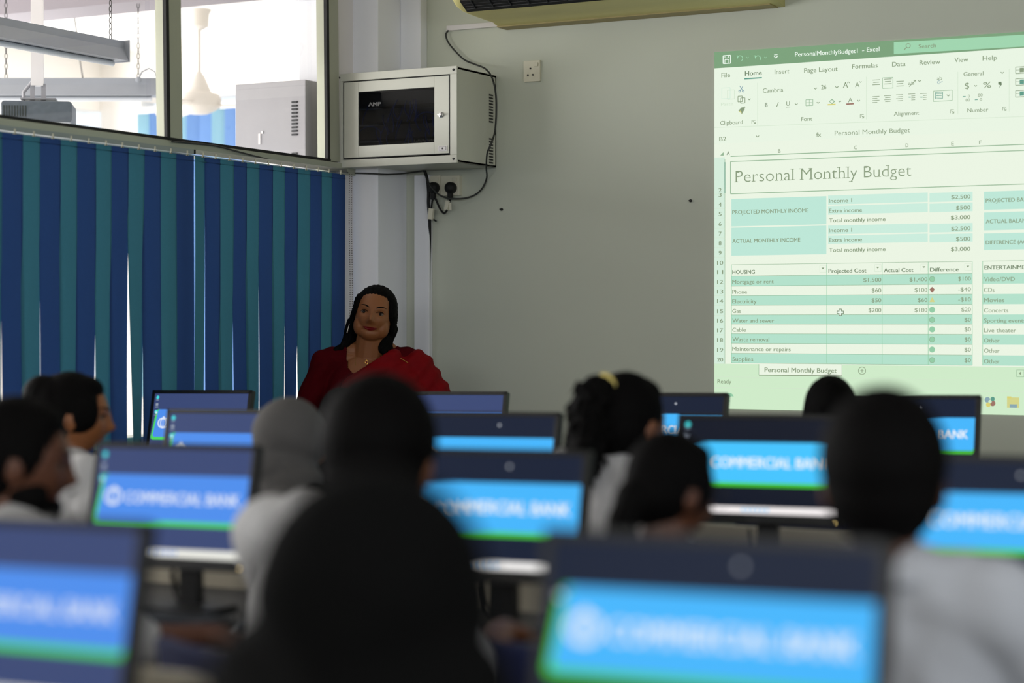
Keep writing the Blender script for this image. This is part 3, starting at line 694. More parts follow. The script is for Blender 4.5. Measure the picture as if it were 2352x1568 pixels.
# number
Rb.text('General', 2213, 2259, 175, 9.5, sy=-.045); Rb.chev(2302, 167, 3.5); Rb.text('$', 2216, 2226, 204, 14); Rb.chev(2241, 197, 3); Rb.text('%', 2258, 2277, 202, 13); Rb.poly([(2293, 188), (2300, 188), (2301, 194), (2295, 202), (2297, 195), (2293, 194)], 'dtxt')
Rb.line(2211, 222, 2218, 221.5, 1.8, 'teal'); Rb.text('0', 2223, 2228, 224, 6.5); Rb.text('00', 2218, 2228, 233, 6.5); Rb.text('00', 2246, 2257, 222, 6.5); Rb.line(2239, 229, 2246, 228.5, 1.8, 'teal'); Rb.text('0', 2250, 2256, 232, 6.5); Rb.text('Number', 2222, 2270, 258, 9, sy=-.045)
for (yy, kk) in ((161, 'txt'), (188, 'teal'), (215, 'teal')):
    Rb.frame(2333, yy - 7, 2360, yy + 8, 1.5, 'txt'); Rb.rect(2342, yy - 5, 2352, yy + 5, kk, 3); Rb.line(2333, yy, 2360, yy - 1.5, 1, 'txt')
Rb.text('B2', 1652, 1668, 324, 9.5, sy=-.04); Rb.chev(1740, 313, 3.5); Rb.text('fx', 1875, 1886, 314, 10, 'txt', sy=-.04); Rb.text('Personal Monthly Budget', 1917, 2090, 311, 10.5, 'txt', .004, sy=-.042)
Rb.done('ribbon')
S = Sheet()
S.rect(1641, 330, XR_, 835, 'sheet', 1)
S.rect(1641, 362, 1665, 835, 'rowh', 2)
for (t, x, y) in (('B', 1787, 351), ('C', 1962, 343), ('D', 2080, 338), ('E', 2185, 334), ('F', 2249, 331)): S.text(t, x, x + 6, y, 8.5)
S.text('A', 1669, 1676, 356, 8.5, 'dtxt', .012); S.poly([(1654, 357), (1662, 357), (1662, 349)], 'line')
S.line(1678, 359, XR_, 359 - .041 * (XR_ - 1678), 2, 'line'); S.line(1665, 372, 1665, 443, 2, 'teal')
rowy = [(2, 441), (3, 452), (4, 474), (5, 496), (6, 519), (7, 541), (8, 563), (9, 585), (10, 608), (11, 629), (12, 652), (13, 674), (14, 696), (15, 719), (16, 741), (17, 763), (18, 785), (19, 808), (20, 830)]
for (n_, y) in rowy:
    wd = 7 if n_ < 10 else 14; S.text(str(n_), 1655 - wd / 2 - 1, 1655 + wd / 2 - 1, y, 9, 'txt', .014); S.line(1641, y + 5, 1665, y + 5, .8, 'faint')
S.line(1665, 365, 1665, 835, 1, 'line')
S.line(1678, 371, 1678, 445, 1.8, 'line'); S.line(1678, 371, XR_, 371 - .038 * (XR_ - 1678), 1.8, 'line'); S.line(1678, 445, XR_, 445 - .0335 * (XR_ - 1678), 1.8, 'line')
S.text('Personal Monthly Budget', 1687, 2093, 419, 27, 'txt', -.012, True, sy=-.0375)
S.done('worksheet_header')
B = Sheet()
def band(x0, y0, x1, y1, k): B.rect(x0, y0, x1, y1, k, 2)
band(1680, 457, 1898, 520, 'band'); band(1680, 523, 1898, 587, 'band')
ry = [(449, 470), (473, 493), (496, 514), (518, 538), (541, 560), (564, 582)]
for i, (a, b) in enumerate(ry):
    if i % 3 < 2: band(1902, a - .0, 2131, b, 'pale'); band(2135, a - 6 + i * .7, 2234, b - 6 + i * .7, 'pale')
    B.text(('Income 1', 'Extra income', 'Total monthly income')[i % 3], 1904, (1957, 1980, 2034)[i % 3], b - 4.5 + (0, 0, 1)[i % 3], 9, 'txt', .012 if i % 3 < 2 else .02)
    B.text(('$2,500', '$500', '$3,000')[i % 3], (2185, 2196, 2184)[i % 3], 2229, b - 13 + i * 1.5, 9, 'txt', .01 if i % 3 < 2 else .02)
B.text('PROJECTED MONTHLY INCOME', 1682, 1857, 492, 9, 'txt', .016); B.text('ACTUAL MONTHLY INCOME', 1682, 1838, 558, 9, 'txt', .016)
for (y0, y1, t, x1_) in ((440, 482, 'PROJECTED BALANCE', 2394), (488, 529, 'ACTUAL BALANCE', 2375), (536, 574, 'DIFFERENCE (ACTUAL', 2392)):
    band(2260, y0, XR_, y1, 'band'); B.text(t, 2264, x1_ - 2 + 0, y0 + 25, 9, 'txt', .016)
B.done('income_table')
H = Sheet()
yb = [608, 634, 657, 679, 701, 723, 744, 766, 788, 811, 833]     # row borders at the left edge
def hy(y, x): return y + sl(y) * (x - 1680)
for i in range(1, 10):
    if i % 2: H.rect(1680, yb[i], 2233, yb[i + 1], 'trow', 2); H.rect(2257, hy(yb[i], 2257), XR_, hy(yb[i + 1], 2257), 'trow', 2)
for i in (0, 1, 2, 3, 4, 5, 6, 7, 8, 9, 10): H.line(1680, yb[i], 2233, hy(yb[i], 2233), 1, 'line')
for xx in (1680, 1899, 2026, 2132, 2233): H.line(xx, hy(608, xx), xx, hy(833, xx), 1.2, 'grn')
H.line(2257, hy(608, 2257), 2257, hy(833, 2257), 1.2, 'grn'); H.line(2257, hy(608, 2257), XR_, hy(608, XR_), 1, 'line')
for (t, a, b) in (('HOUSING', 1682, 1734), ('Projected Cost', 1903, 1990), ('Actual Cost', 2030, 2098), ('Difference', 2136, 2202)): H.text(t, a, b, hy(629, a), 9, 'dtxt', .018)
for xx in (1890, 2016, 2122, 2223): H.frame(xx - 7, hy(620, xx) - 8, xx + 8, hy(620, xx) + 8, .8, 'faint'); H.poly([(xx - 3.5, hy(619, xx) - 2), (xx + 3.5, hy(619, xx) - 2), (xx, hy(619, xx) + 2)], 'txt')
rows = [('Mortgage or rent', 1777, '$1,500', '$1,400', '$100', 'gc'), ('Phone', 1716, '$60', '$100', '-$40', 'rd'), ('Electricity', 1738, '$50', '$60', '-$10', 'yt'), ('Gas', 1702, '$200', '$180', '$20', 'gg'),
        ('Water and sewer', 1778, '', '', '$0', 'gc'), ('Cable', 1713, '', '', '$0', 'gg'), ('Waste removal', 1767, '', '', '$0', 'gc'), ('Maintenance or repairs', 1816, '', '', '$0', 'gg'), ('Supplies', 1730, '', '', '$0', 'gc')]
right = [('Video/DVD', 2331), ('CDs', 2284), ('Movies', 2307), ('Concerts', 2316), ('Sporting events', 2356), ('Live theater', 2334), ('Other', 2296), ('Other', 2296), ('Other', 2296)]
H.text('ENTERTAINMENT', 2261, 2374, hy(626, 2261), 9, 'dtxt', .018)
for i, (t, x1_, a, b, c, ic) in enumerate(rows):
    y = yb[i + 1] + 17.5; H.text(t, 1682, x1_, y, 9, 'txt', .008)
    wds = lambda q: 7.3 * len(q) - (3 if ',' in q else 0)
    if a: H.text(a, 2024 - wds(a), 2024, hy(y - 1, 2024), 9); H.text(b, 2130 - wds(b), 2130, hy(y - 1, 2130), 9)
    H.text(c, 2230 - wds(c), 2230, hy(y - 2, 2200), 9)
    cx, cy = 2141, hy(y - 6, 2141)
    if ic == 'gc': H.disc(cx, cy, 6.6, 'txt', 3); H.disc(cx, cy, 5.8, 'grn', 4)
    elif ic == 'gg': H.disc(cx, cy, 6.8, 'grn', 3)
    elif ic == 'rd': H.poly([(cx - 6.5, cy), (cx, cy - 6.5), (cx + 6.5, cy), (cx, cy + 6.5)], 'red')
    else: H.poly([(cx - 6.5, cy + 5.5), (cx, cy - 6), (cx + 6.5, cy + 5.5)], 'yel')
    H.text(right[i][0], 2260, right[i][1], hy(y, 2260), 9.5)
cx, cy = 1930, 717
H.poly([(cx - 3.5, cy - 8), (cx + 3.5, cy - 8), (cx + 3.5, cy - 3.5), (cx + 8, cy - 3.5), (cx + 8, cy + 3.5), (cx + 3.5, cy + 3.5), (cx + 3.5, cy + 8), (cx - 3.5, cy + 8), (cx - 3.5, cy + 3.5), (cx - 8, cy + 3.5), (cx - 8, cy - 3.5), (cx - 3.5, cy - 3.5)], 'dtxt', 4)
H.poly([(cx - 2, cy - 6.5), (cx + 2, cy - 6.5), (cx + 2, cy - 2), (cx + 6.5, cy - 2), (cx + 6.5, cy + 2), (cx + 2, cy + 2), (cx + 2, cy + 6.5), (cx - 2, cy + 6.5), (cx - 2, cy + 2), (cx - 6.5, cy + 2), (cx - 6.5, cy - 2), (cx - 2, cy - 2)], 'wtxt', 5)
H.done('budget_table')
Bt = Sheet()
Bt.rect(1641, 835, XR_, 888, 'low', 1); Bt.rect(1641, 888, XR_, 938, 'low', 1)
Bt.rect(1743, 836, 1934, 861, 'sheet', 2); Bt.line(1743, 861, 1934, 863, 2, 'txt'); Bt.line(1743, 836, 1743, 861, 1, 'line'); Bt.line(1934, 837, 1934, 862, 1, 'line')
Bt.text('Personal Monthly Budget', 1756, 1922, 854, 10.5, 'txt', .02, sy=.012)
Bt.ring(1980, 851, 8.5, 1.3, 'txt'); Bt.line(1976, 851, 1984, 851, 1.5); Bt.line(1980, 847, 1980, 855, 1.5)
Bt.text('Ready', 1648, 1680, 880, 9.5, 'txt'); Bt.line(1641, 865, XR_, 878, .8, 'faint'); Bt.line(1641, 889, XR_, 906, 1, 'faint')
Bt.frame(2335, 849, 2352, 865, 1, 'line'); Bt.poly([(2340, 857), (2345, 853), (2345, 861)], 'txt')
Bt.disc(1675, 912, 10, 'grn', 3); Bt.disc(1681, 916, 6, 'low', 4)
# round swirl icon and folder icon of the taskbar
Bt.disc(2268, 918, 6.5, 'slate', 3); Bt.disc(2280, 926, 6.5, 'red', 3); Bt.disc(2270, 929, 5.5, 'gold', 3); Bt.disc(2280, 916, 5, 'teal', 3); Bt.disc(2274, 922, 4, 'low', 4)
Bt.rect(2313, 912, 2341, 936, 'yel', 3); Bt.rect(2313, 910, 2323, 915, 'gold', 4); Bt.rect(2319, 928, 2336, 936, 'slate', 5)
Bt.done('status_and_taskbar')

# ================================================================== MONITORS
MW, MH = .462, .285
SW, SH = .434, .246
def scol(tint):
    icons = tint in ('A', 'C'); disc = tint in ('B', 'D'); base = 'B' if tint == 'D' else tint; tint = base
    v = {'A': dict(bg=(58, 72, 116), bn=(78, 142, 236), bn2=(78, 142, 236), gr=(78, 214, 96), tk=(236, 236, 228), tx=(222, 232, 250)),
         'B': dict(bg=(20, 30, 52), bn=(70, 182, 252), bn2=(70, 182, 252), gr=(76, 206, 60), tk=(240, 238, 236), tx=(240, 246, 252)),
         'C': dict(bg=(14, 20, 36), bn=(70, 196, 255), bn2=(44, 140, 240), gr=(72, 208, 52), tk=(246, 240, 240), tx=(242, 248, 252))}[tint]
    return [emit('screen_%s_%s' % (tint, k), c, 1.0) for k, c in v.items()] + ([emit('screen_cyan', (70, 220, 225), 1), emit('screen_icon_grey', (150, 160, 176), 1)] if icons else [emit('screen_%s_bg' % tint, (0, 0, 0), 1)] * 2) + [emit('screen_glint', (190, 196, 205), 1) if disc else emit('screen_%s_bg' % tint, (0, 0, 0), 1)]
def screen_mesh():
    mb = MB(); Y0 = -.0125
    def sp(u, v, lay): return (-SW / 2 + SW * u, Y0 - .0003 * lay, SH / 2 - SH * v + .006)
    def rect(u0, v0, u1, v1, k, lay): mb.mi = k; mb.add([sp(u0, v0, lay), sp(u1, v0, lay), sp(u1, v1, lay), sp(u0, v1, lay)], [(0, 1, 2, 3)])
    def poly(pts, k, lay): mb.mi = k; mb.add([sp(p[0], p[1], lay) for p in pts], [tuple(range(len(pts)))])
    rect(0, 0, 1, 1, 0, 0)
    asp = SW / SH
    def banner(u_tl, u_bl, v0, v1, r, k, lay, ru=1.0):
        pts = []
        for q in range(7): a = R(180 + 90 * q / 6); pts.append((u_tl + r / asp * (1 + math.cos(a)), v0 + r * (1 + math.sin(a))))
        pts.append((ru, v0)); 
        for q in range(5): a = R(0 + 90 * q / 4); pts.append((ru - .02 + .02 * math.cos(a), v1 - .04 + .04 * math.sin(a)))
        for q in range(7): a = R(90 + 90 * q / 6); pts.append((u_bl + r / asp * (1 + math.cos(a)), v1 - r + r * math.sin(a)))
        poly(pts, k, lay)
    banner(.035, -.0 + .005, .245, .715, .05, 3, 1)
    banner(.055, .025, .245, .672, .04, 1, 2)
    # globe logo: ring with columns and a small peak
    cu, cv, rr = .125, .455, .085
    n = 28
    def arcring(r0, r1, k, lay, sq=1.0):
        for i in range(n):
            a, b = 2 * math.pi * i / n, 2 * math.pi * (i + 1) / n
            poly([(cu + r0 / asp * sq * math.cos(a), cv + r0 * math.sin(a)), (cu + r1 / asp * sq * math.cos(a), cv + r1 * math.sin(a)), (cu + r1 / asp * sq * math.cos(b), cv + r1 * math.sin(b)), (cu + r0 / asp * sq * math.cos(b), cv + r0 * math.sin(b))], k, lay)
    arcring(rr * .78, rr, 5, 3, 1.25); arcring(rr * .7, rr * .95, 5, 4, .7); arcring(rr * .66, rr * .9, 5, 5, .22)
    poly([(cu - .014, cv - rr * .95), (cu, cv - rr * 1.25), (cu + .014, cv - rr * .95)], 5, 3)
    vs, fs, wd = text_geo('COMMERCIAL BANK', .022); mb.mi = 5; h = .108; u0, u1 = .205, .955
    mb.add([sp(u0 + (u1 - u0) * v[0] / wd, .515 - v[1] / CAPH * h, 3) for v in vs], fs)
    rect(.0, .925, 1, 1, 4, 1)
    for i in range(6): rect(.42 + i * .03, .945, .435 + i * .03, .975, 1, 2)
    def disc(u, v, r, k, lay): poly([(u + r / asp * math.cos(2 * math.pi * i / 14), v + r * math.sin(2 * math.pi * i / 14)) for i in range(14)], k, lay)
    disc(.035, .06, .028, 6, 3); rect(.02, .095, .05, .105, 7, 3)
    rect(.022, .15, .048, .19, 7, 3); rect(.018, .205, .052, .215, 7, 3)
    disc(.035, .285, .03, 6, 4); disc(.04, .295, .016, 5, 5); rect(.018, .33, .052, .34, 7, 4)
    disc(.60, .10, .015, 8, 3)  # pale glowing disc painted as a light glint on the screen
    return mb
SCM = screen_mesh()
scr_me = None
def make_monitor():
    root = empty('computer_monitor')
    body = MB(); body.rbox((0, 0, 0), (MW, .022, MH), .006).rbox((0, .018, -.01), (MW * .6, .03, MH * .6), .02)
    part(body, 'housing', M_black, root, bevel=.0015)
    # raised bezel around the glass
    bz = MB(); zc = .006; y0, y1 = -.0145, -.010
    bz.bb((-MW / 2, y0, -MH / 2), (MW / 2, y1, zc - SH / 2)).bb((-MW / 2, y0, zc + SH / 2), (MW / 2, y1, MH / 2)).bb((-MW / 2, y0, -MH / 2), (-SW / 2, y1, MH / 2)).bb((SW / 2, y0, -MH / 2), (MW / 2, y1, MH / 2))
    part(bz, 'bezel', M_black, root, bevel=.001)
    s_ = part(SCM, 'screen', scol('A'), root)
    part(MB().box((-.0, -.0148, -MH / 2 + .009), (.04, .001, .006)), 'badge', M_dark, root)
    part(MB().ell((MW / 2 - .014, -.0146, -MH / 2 + .008), (.0022, .0012, .0022), n=8), 'power_light', emit('power_led', (255, 222, 140), 3.0), root)
    return root
monitors = []
tilt = R(12)
def place_monitor(cx, ytop, D, tint, label, roll=-.9, first=[None]):
    if first[0] is None: o = make_monitor(); first[0] = o
    else: o = copy_tree(first[0])
    top = P(cx, ytop, D)
    # the panel leans back; its centre sits below and a little in front of the top edge
    o.rotation_mode = 'XYZ'
    o.rotation_euler = (-tilt, R(roll), 0)
    Rm = Euler(o.rotation_euler).to_matrix()
    o.location = top - Rm @ Vector((0, 0, MH / 2))
    tag(o, label, 'monitor', 'black desktop monitors in the classroom rows')
    # stand: built once per monitor because it must stand upright on its desk
    for c in o.children:
        if c.name.split('.')[0] == 'screen':
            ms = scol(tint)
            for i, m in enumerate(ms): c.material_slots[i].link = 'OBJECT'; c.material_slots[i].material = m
        if c.name.split('.')[0] == 'stand': bpy.data.objects.remove(c)
    inv = Rm.transposed(); base = Vector((o.location.x, o.location.y + .05, .752))
    def loc(p): return inv @ (Vector(p) - o.location)
    st = MB(); bx, by, bz_ = base
    st.box((bx, by + .02, (o.location.z + bz_) / 2 - .01), (.055, .022, o.location.z - bz_ - .0))
    st.v = [tuple(loc(v)) for v in st.v]; part(st, 'stand', M_black, o)
    ft = MB().rbox((bx, by, bz_ + .007), (.21, .15, .014), .03, axis='Z'); ft.v = [tuple(loc(v)) for v in ft.v]; part(ft, 'stand_base', M_black, o)
    ca_ = MB().tube([Vector((bx - .05, by + .01, bz_ + .11)), Vector((bx - .052, by + .03, bz_ + .05)), Vector((bx - .03, by + .05, bz_ + .02)), Vector((bx, by + .08, bz_ + .012))], .004); ca_.v = [tuple(loc(v)) for v in ca_.v]; part(ca_, 'cable', M_rubber, o)
    monitors.append(o); return o
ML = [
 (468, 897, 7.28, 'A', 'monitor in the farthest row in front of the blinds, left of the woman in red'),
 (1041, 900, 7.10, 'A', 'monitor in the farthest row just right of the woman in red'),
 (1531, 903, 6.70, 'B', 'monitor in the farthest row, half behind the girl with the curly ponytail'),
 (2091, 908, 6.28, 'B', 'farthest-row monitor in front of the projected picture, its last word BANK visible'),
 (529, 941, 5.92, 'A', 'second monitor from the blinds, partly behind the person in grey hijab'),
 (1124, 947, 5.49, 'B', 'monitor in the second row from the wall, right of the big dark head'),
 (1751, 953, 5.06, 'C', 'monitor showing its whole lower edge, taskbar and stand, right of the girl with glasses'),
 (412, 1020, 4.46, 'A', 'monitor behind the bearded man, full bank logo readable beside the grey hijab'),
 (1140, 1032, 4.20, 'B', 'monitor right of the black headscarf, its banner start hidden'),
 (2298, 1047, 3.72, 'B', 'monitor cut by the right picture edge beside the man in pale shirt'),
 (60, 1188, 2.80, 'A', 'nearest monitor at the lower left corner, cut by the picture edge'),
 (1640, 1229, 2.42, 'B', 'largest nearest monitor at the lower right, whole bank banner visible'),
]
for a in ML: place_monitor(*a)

# ================================================================== TABLES, KEYBOARDS
def table(ym, x0, x1, label, front=.36):
    xm = (x0 + x1) / 2; e = empty('computer_table', (xm, ym, 0), 0, label, 'table', 'long computer tables in rows'); h = (x1 - x0) / 2
    part(MB().bb((-h, -front, .725), (h, .24, .75)), 'table_top', M_top, e, bevel=.003)
    part(MB().bb((-h, .222, .30), (h, .24, .85)), 'back_panel', M_desk, e, bevel=.002)
    for xx in (-h + .03, 0, h - .03): part(MB().bb((xx - .02, -front + .05, 0), (xx + .02, .2, .725)), 'leg', M_deskl, e)
ROWS = [2.27, 3.72, 4.83, 6.17]
table(2.27, -3.0, 2.2, 'table of the nearest row, hidden under the two big monitors')
table(3.72, -4.2, 2.6, 'table of the second row from the camera, carrying the keyboards by the bearded man', .28)
table(4.83, -4.7, 2.6, 'table of the third row from the camera, behind the hijab and ponytail girls')
table(6.17, -4.7, 2.0, 'table of the farthest row, in front of the woman in red')
kb0 = None
def keyboard(x, y, label):
    global kb0
    if kb0 is None:
        kb0 = empty('keyboard'); part(MB().rbox((0, 0, .009), (.44, .14, .018), .008, axis='Z'), 'base', M_black, kb0, bevel=.002)
        k = MB()
        for r_ in range(5):
            for c in range(18): k.box((-.2 + c * .0235, -.05 + r_ * .023, .021), (.019, .018, .006))
        part(k, 'keys', M_dark, kb0); o = kb0
    else: o = copy_tree(kb0)
    o.location = (x, y, .75); o.rotation_euler = (0, 0, R(random.uniform(-4, 4))); tag(o, label, 'keyboard', 'black keyboards on the tables')
def mouse(x, y, label):
    e = empty('computer_mouse', (x, y, .75), 0, label, 'mouse')
    part(MB().ell((0, 0, .012), (.03, .052, .02), n=12), 'shell', M_black, e, smooth=True); part(MB().ell((0, .022, .03), (.004, .01, .005), n=8), 'wheel', M_dark, e)
kx = monitors[7].location; keyboard(kx.x + .02, kx.y - .16, 'black keyboard under the monitor between bearded man and grey hijab')
mouse(kx.x + .33, kx.y - .16, 'black mouse beside the keyboard near the brown forearm')
kx = monitors[6].location; keyboard(kx.x, kx.y - .22, 'black keyboard at the foot of the monitor with visible stand')

# ================================================================== CHAIRS
ch0 = None
def chair(x, y, th, label):
    global ch0
    if ch0 is None:
        ch0 = empty('classroom_chair')
        part(MB().rbox((0, 0, .375), (.44, .43, .06), .05, axis='Z'), 'seat', M_navy, ch0, bevel=.012)
        mb = MB(); n = 8; vs = []; fs = []
        for i in range(n + 1):
            a = -1 + 2 * i / n
            for (dz, dy) in ((0, 0), (.30, -.05)):
                for t in (0, .035): vs.append((.21 * a, -.21 + dy - t + .04 * a * a, .55 + dz))
        for i in range(n):
            b = i * 4; c = b + 4
            fs += [(b, b + 2, c + 2, c), (b + 1, c + 1, c + 3, b + 3), (b + 2, b + 3, c + 3, c + 2), (b, c, c + 1, b + 1)]
        fs += [(0, 1, 3, 2), (n * 4, n * 4 + 2, n * 4 + 3, n * 4 + 1)]
        part(mb.add(vs, fs), 'backrest', M_navy, ch0, bevel=.01)
        for sx in (-1, 1):
            part(MB().tube([(sx * .2, .19, 0), (sx * .2, .17, .36)], .012), 'leg', M_deskl, ch0, smooth=2)
            part(MB().tube([(sx * .2, -.22, 0), (sx * .2, -.19, .36), (sx * .2, -.2, .55), (sx * .19, -.235, .8)], .012), 'leg', M_deskl, ch0, smooth=2)
        o = ch0
    else: o = copy_tree(ch0)
    o.location = (x, y, 0); o.rotation_euler = (0, 0, th); tag(o, label, 'chair', 'navy chairs under the seated students')

# ================================================================== PEOPLE
def g_(x, s_): return np.exp(-(x / s_) ** 2)
def head_geo(wide=1.0, jaw=1.0, n=64):
    vs = []; fs = []; N = n; K = 2 * n
    for i in range(N + 1):
        ph = math.pi * i / N
        for k in range(K):
            t = 2 * math.pi * k / K
            dx, dy, dz = math.sin(ph) * math.cos(t), math.sin(ph) * math.sin(t), math.cos(ph)
            x, y, z = dx * .0745 * wide, dy * .093, dz * .112
            if dz < 0:
                q = -dz; x *= 1 - .20 * q ** 2 / jaw; 
                if dy < 0: y *= 1 - .35 * q
                else: y *= 1 - .04 * q
                # flatten underside a little so the jaw line reads
                z *= 1 - .03 * q
            if dz > 0 and dy < 0: y *= 1.06
            if dy > .1:
                f = min(1, (dy - .1) / .3); ax = abs(x)
                d = .024 * g_(x, .0115) * g_(z + .034, .0145) + .010 * g_(x, .010) * g_(z + .012, .024)
                d += .005 * g_(ax - .012, .007) * g_(z + .040, .008)
                d -= .0085 * g_(ax - .031, .0165) * g_(z + .002, .0115)
                d += .0035 * g_(ax - .030, .022) * g_(z - .020, .008)
                d += .0065 * g_(x, .021) * g_(z + .067, .0115) - .0035 * g_(x, .024) * g_(z + .067, .0022)
                d -= .003 * g_(x, .02) * g_(z + .083, .006)
                d += .006 * g_(x, .02) * g_(z + .098, .014)
                d += .0055 * g_(ax - .040, .018) * g_(z + .038, .02)
                y += d * f
            vs.append(Vector((x, y, z)))
    for i in range(N):
        for k in range(K): fs.append((i * K + k, (i + 1) * K + k, (i + 1) * K + (k + 1) % K, i * K + (k + 1) % K))
    return vs, fs
HEADG = head_geo()
HV = np.array([tuple(v) for v in HEADG[0] if v.y > .02])
def face_y(vs, x, z):
    d = (HV[:, 0] - x) ** 2 + (HV[:, 2] - z) ** 2; i = np.argsort(d)[:4]
    ws = 1 / (d[i] + 1e-7); return float((ws * HV[i, 1]).sum() / ws.sum())
def hand(mb, wrist, dirv, palm_n, side, s=1.0, curl=.5):
    """palm plus five separate fingers; dirv: along the hand, palm_n: out of the palm, side: +1/-1 thumb side"""
    d = Vector(dirv).normalized(); n = Vector(palm_n).normalized(); t = d.cross(n).normalized() * side
    w_ = Vector(wrist)
    mb.cap(w_, w_ + d * .03 * s, .024 * s, .026 * s)
    for q in (-1, -.33, .33, 1): mb.cap(w_ + d * .02 * s + t * q * .016 * s, w_ + d * .085 * s + t * q * .027 * s, .017 * s, .0115 * s)
    for i, q in enumerate((1, .34, -.34, -1)):
        ln = (.072, .08, .074, .058)[i] * s; p = w_ + d * .088 * s + t * q * .028 * s; a = curl * (.6 + .1 * i); dd = d
        for j in range(3):
            dd = (dd + n * a * (.5 if j == 0 else .8)).normalized(); l_ = ln * (.45, .32, .23)[j]
            mb.cap(p, p + dd * l_, (.0092 - .001 * j) * s, (.0085 - .001 * j) * s, 10); p = p + dd * l_
    p = w_ + d * .02 * s + t * .024 * s; dd = (d * .65 + t * .75 + n * .25).normalized()
    for j in range(3):
        mb.cap(p, p + dd * .032 * s, (.0125 - .0015 * j) * s, (.011 - .0015 * j) * s, 10); p = p + dd * .032 * s; dd = (dd + d * .35).normalized()

def head_parts(root, HM, skin, s, lips=None, brow=True, glasses=False):
    """eyes, brows, lips as children placed on the face; HM maps head space to person space"""
    hv, _ = HEADG
    for sx in (-1, 1):
        y = face_y(hv, sx * .031, -.002)
        e = MB().ell((sx * .031, y - .0075, -.002), (.0125, .0105, .0078), n=12); e.xform(HM)
        eo = part(e, 'eye', M_eyew, root, smooth=True)
        ir = MB().ell((sx * .031 + .0005, y + .0018, -.002), (.0062, .0024, .0062), n=10); ir.xform(HM); part(ir, 'iris', M_iris, eo, smooth=True)
        ld = MB().tube([(sx * .031 + q * .0145, face_y(hv, sx * .031 + q * .0145, .0045 - .004 * q * q) + .0028, .0062 - .006 * q * q) for q in (-1, -.5, 0, .5, 1)], [.0008, .0016, .0019, .0016, .0008], 6); ld.xform(HM); part(ld, 'eyelash', M_hair, eo)
        if brow:
            b = MB().tube([(sx * (.014 + .036 * q), face_y(hv, sx * (.014 + .036 * q), .019 + .007 * math.sin(q * 2.4)) + .0008, .018 + .0085 * math.sin(q * 2.4)) for q in (0, .2, .4, .6, .8, 1)], [.0016, .0026, .0027, .0024, .0018, .0008], 6); b.xform(HM); part(b, 'eyebrow', M_hair, root)
    if lips:
        lp = MB(); n = 14; vs = []; fs = []; rows_ = 9
        for i in range(n + 1):
            q = -1 + 2 * i / n; hw_u = .0062 * (1 - abs(q) ** 2.2) * (1 - .25 * math.exp(-(q / .12) ** 2)) + .0003; hw_l = .0075 * (1 - abs(q) ** 2) + .0003; up_ = .006 * q * q * (1 if lips is M_lip else .4)
            for j in range(rows_):
                r_ = -1 + 2 * j / (rows_ - 1); z = -.0672 + up_ + (hw_u * r_ if r_ > 0 else hw_l * r_); x = (.0285 if lips is M_lip else .0245) * q
                vs.append((x, face_y(hv, x, z) + .0012 * (1 - abs(r_) ** 3) + .0004 - .0016 * math.exp(-(r_ / .12) ** 2), z))
        for i in range(n):
            for j in range(rows_ - 1): fs.append((i * rows_ + j, (i + 1) * rows_ + j, (i + 1) * rows_ + j + 1, i * rows_ + j + 1))
        lp.add(vs, fs); lp.xform(HM); part(lp, 'lips', lips, root, smooth=True)
    if glasses:
        g = MB()
        for sx in (-1, 1):
            g.tube([Vector((sx * .034 + .023 * math.cos(t), .103, .0 + .018 * math.sin(t))) for t in [2 * math.pi * k / 20 for k in range(21)]], .0016, 6)
            g.tube([Vector((sx * .057, .10, .004)), Vector((sx * .078, .04, .004)), Vector((sx * .08, -.01, 0))], .0016, 6)
        g.tube([Vector((-.011, .104, .004)), Vector((.011, .104, .004))], .0016, 6); g.xform(HM)
        part(g, 'glasses', M_rubber, root)

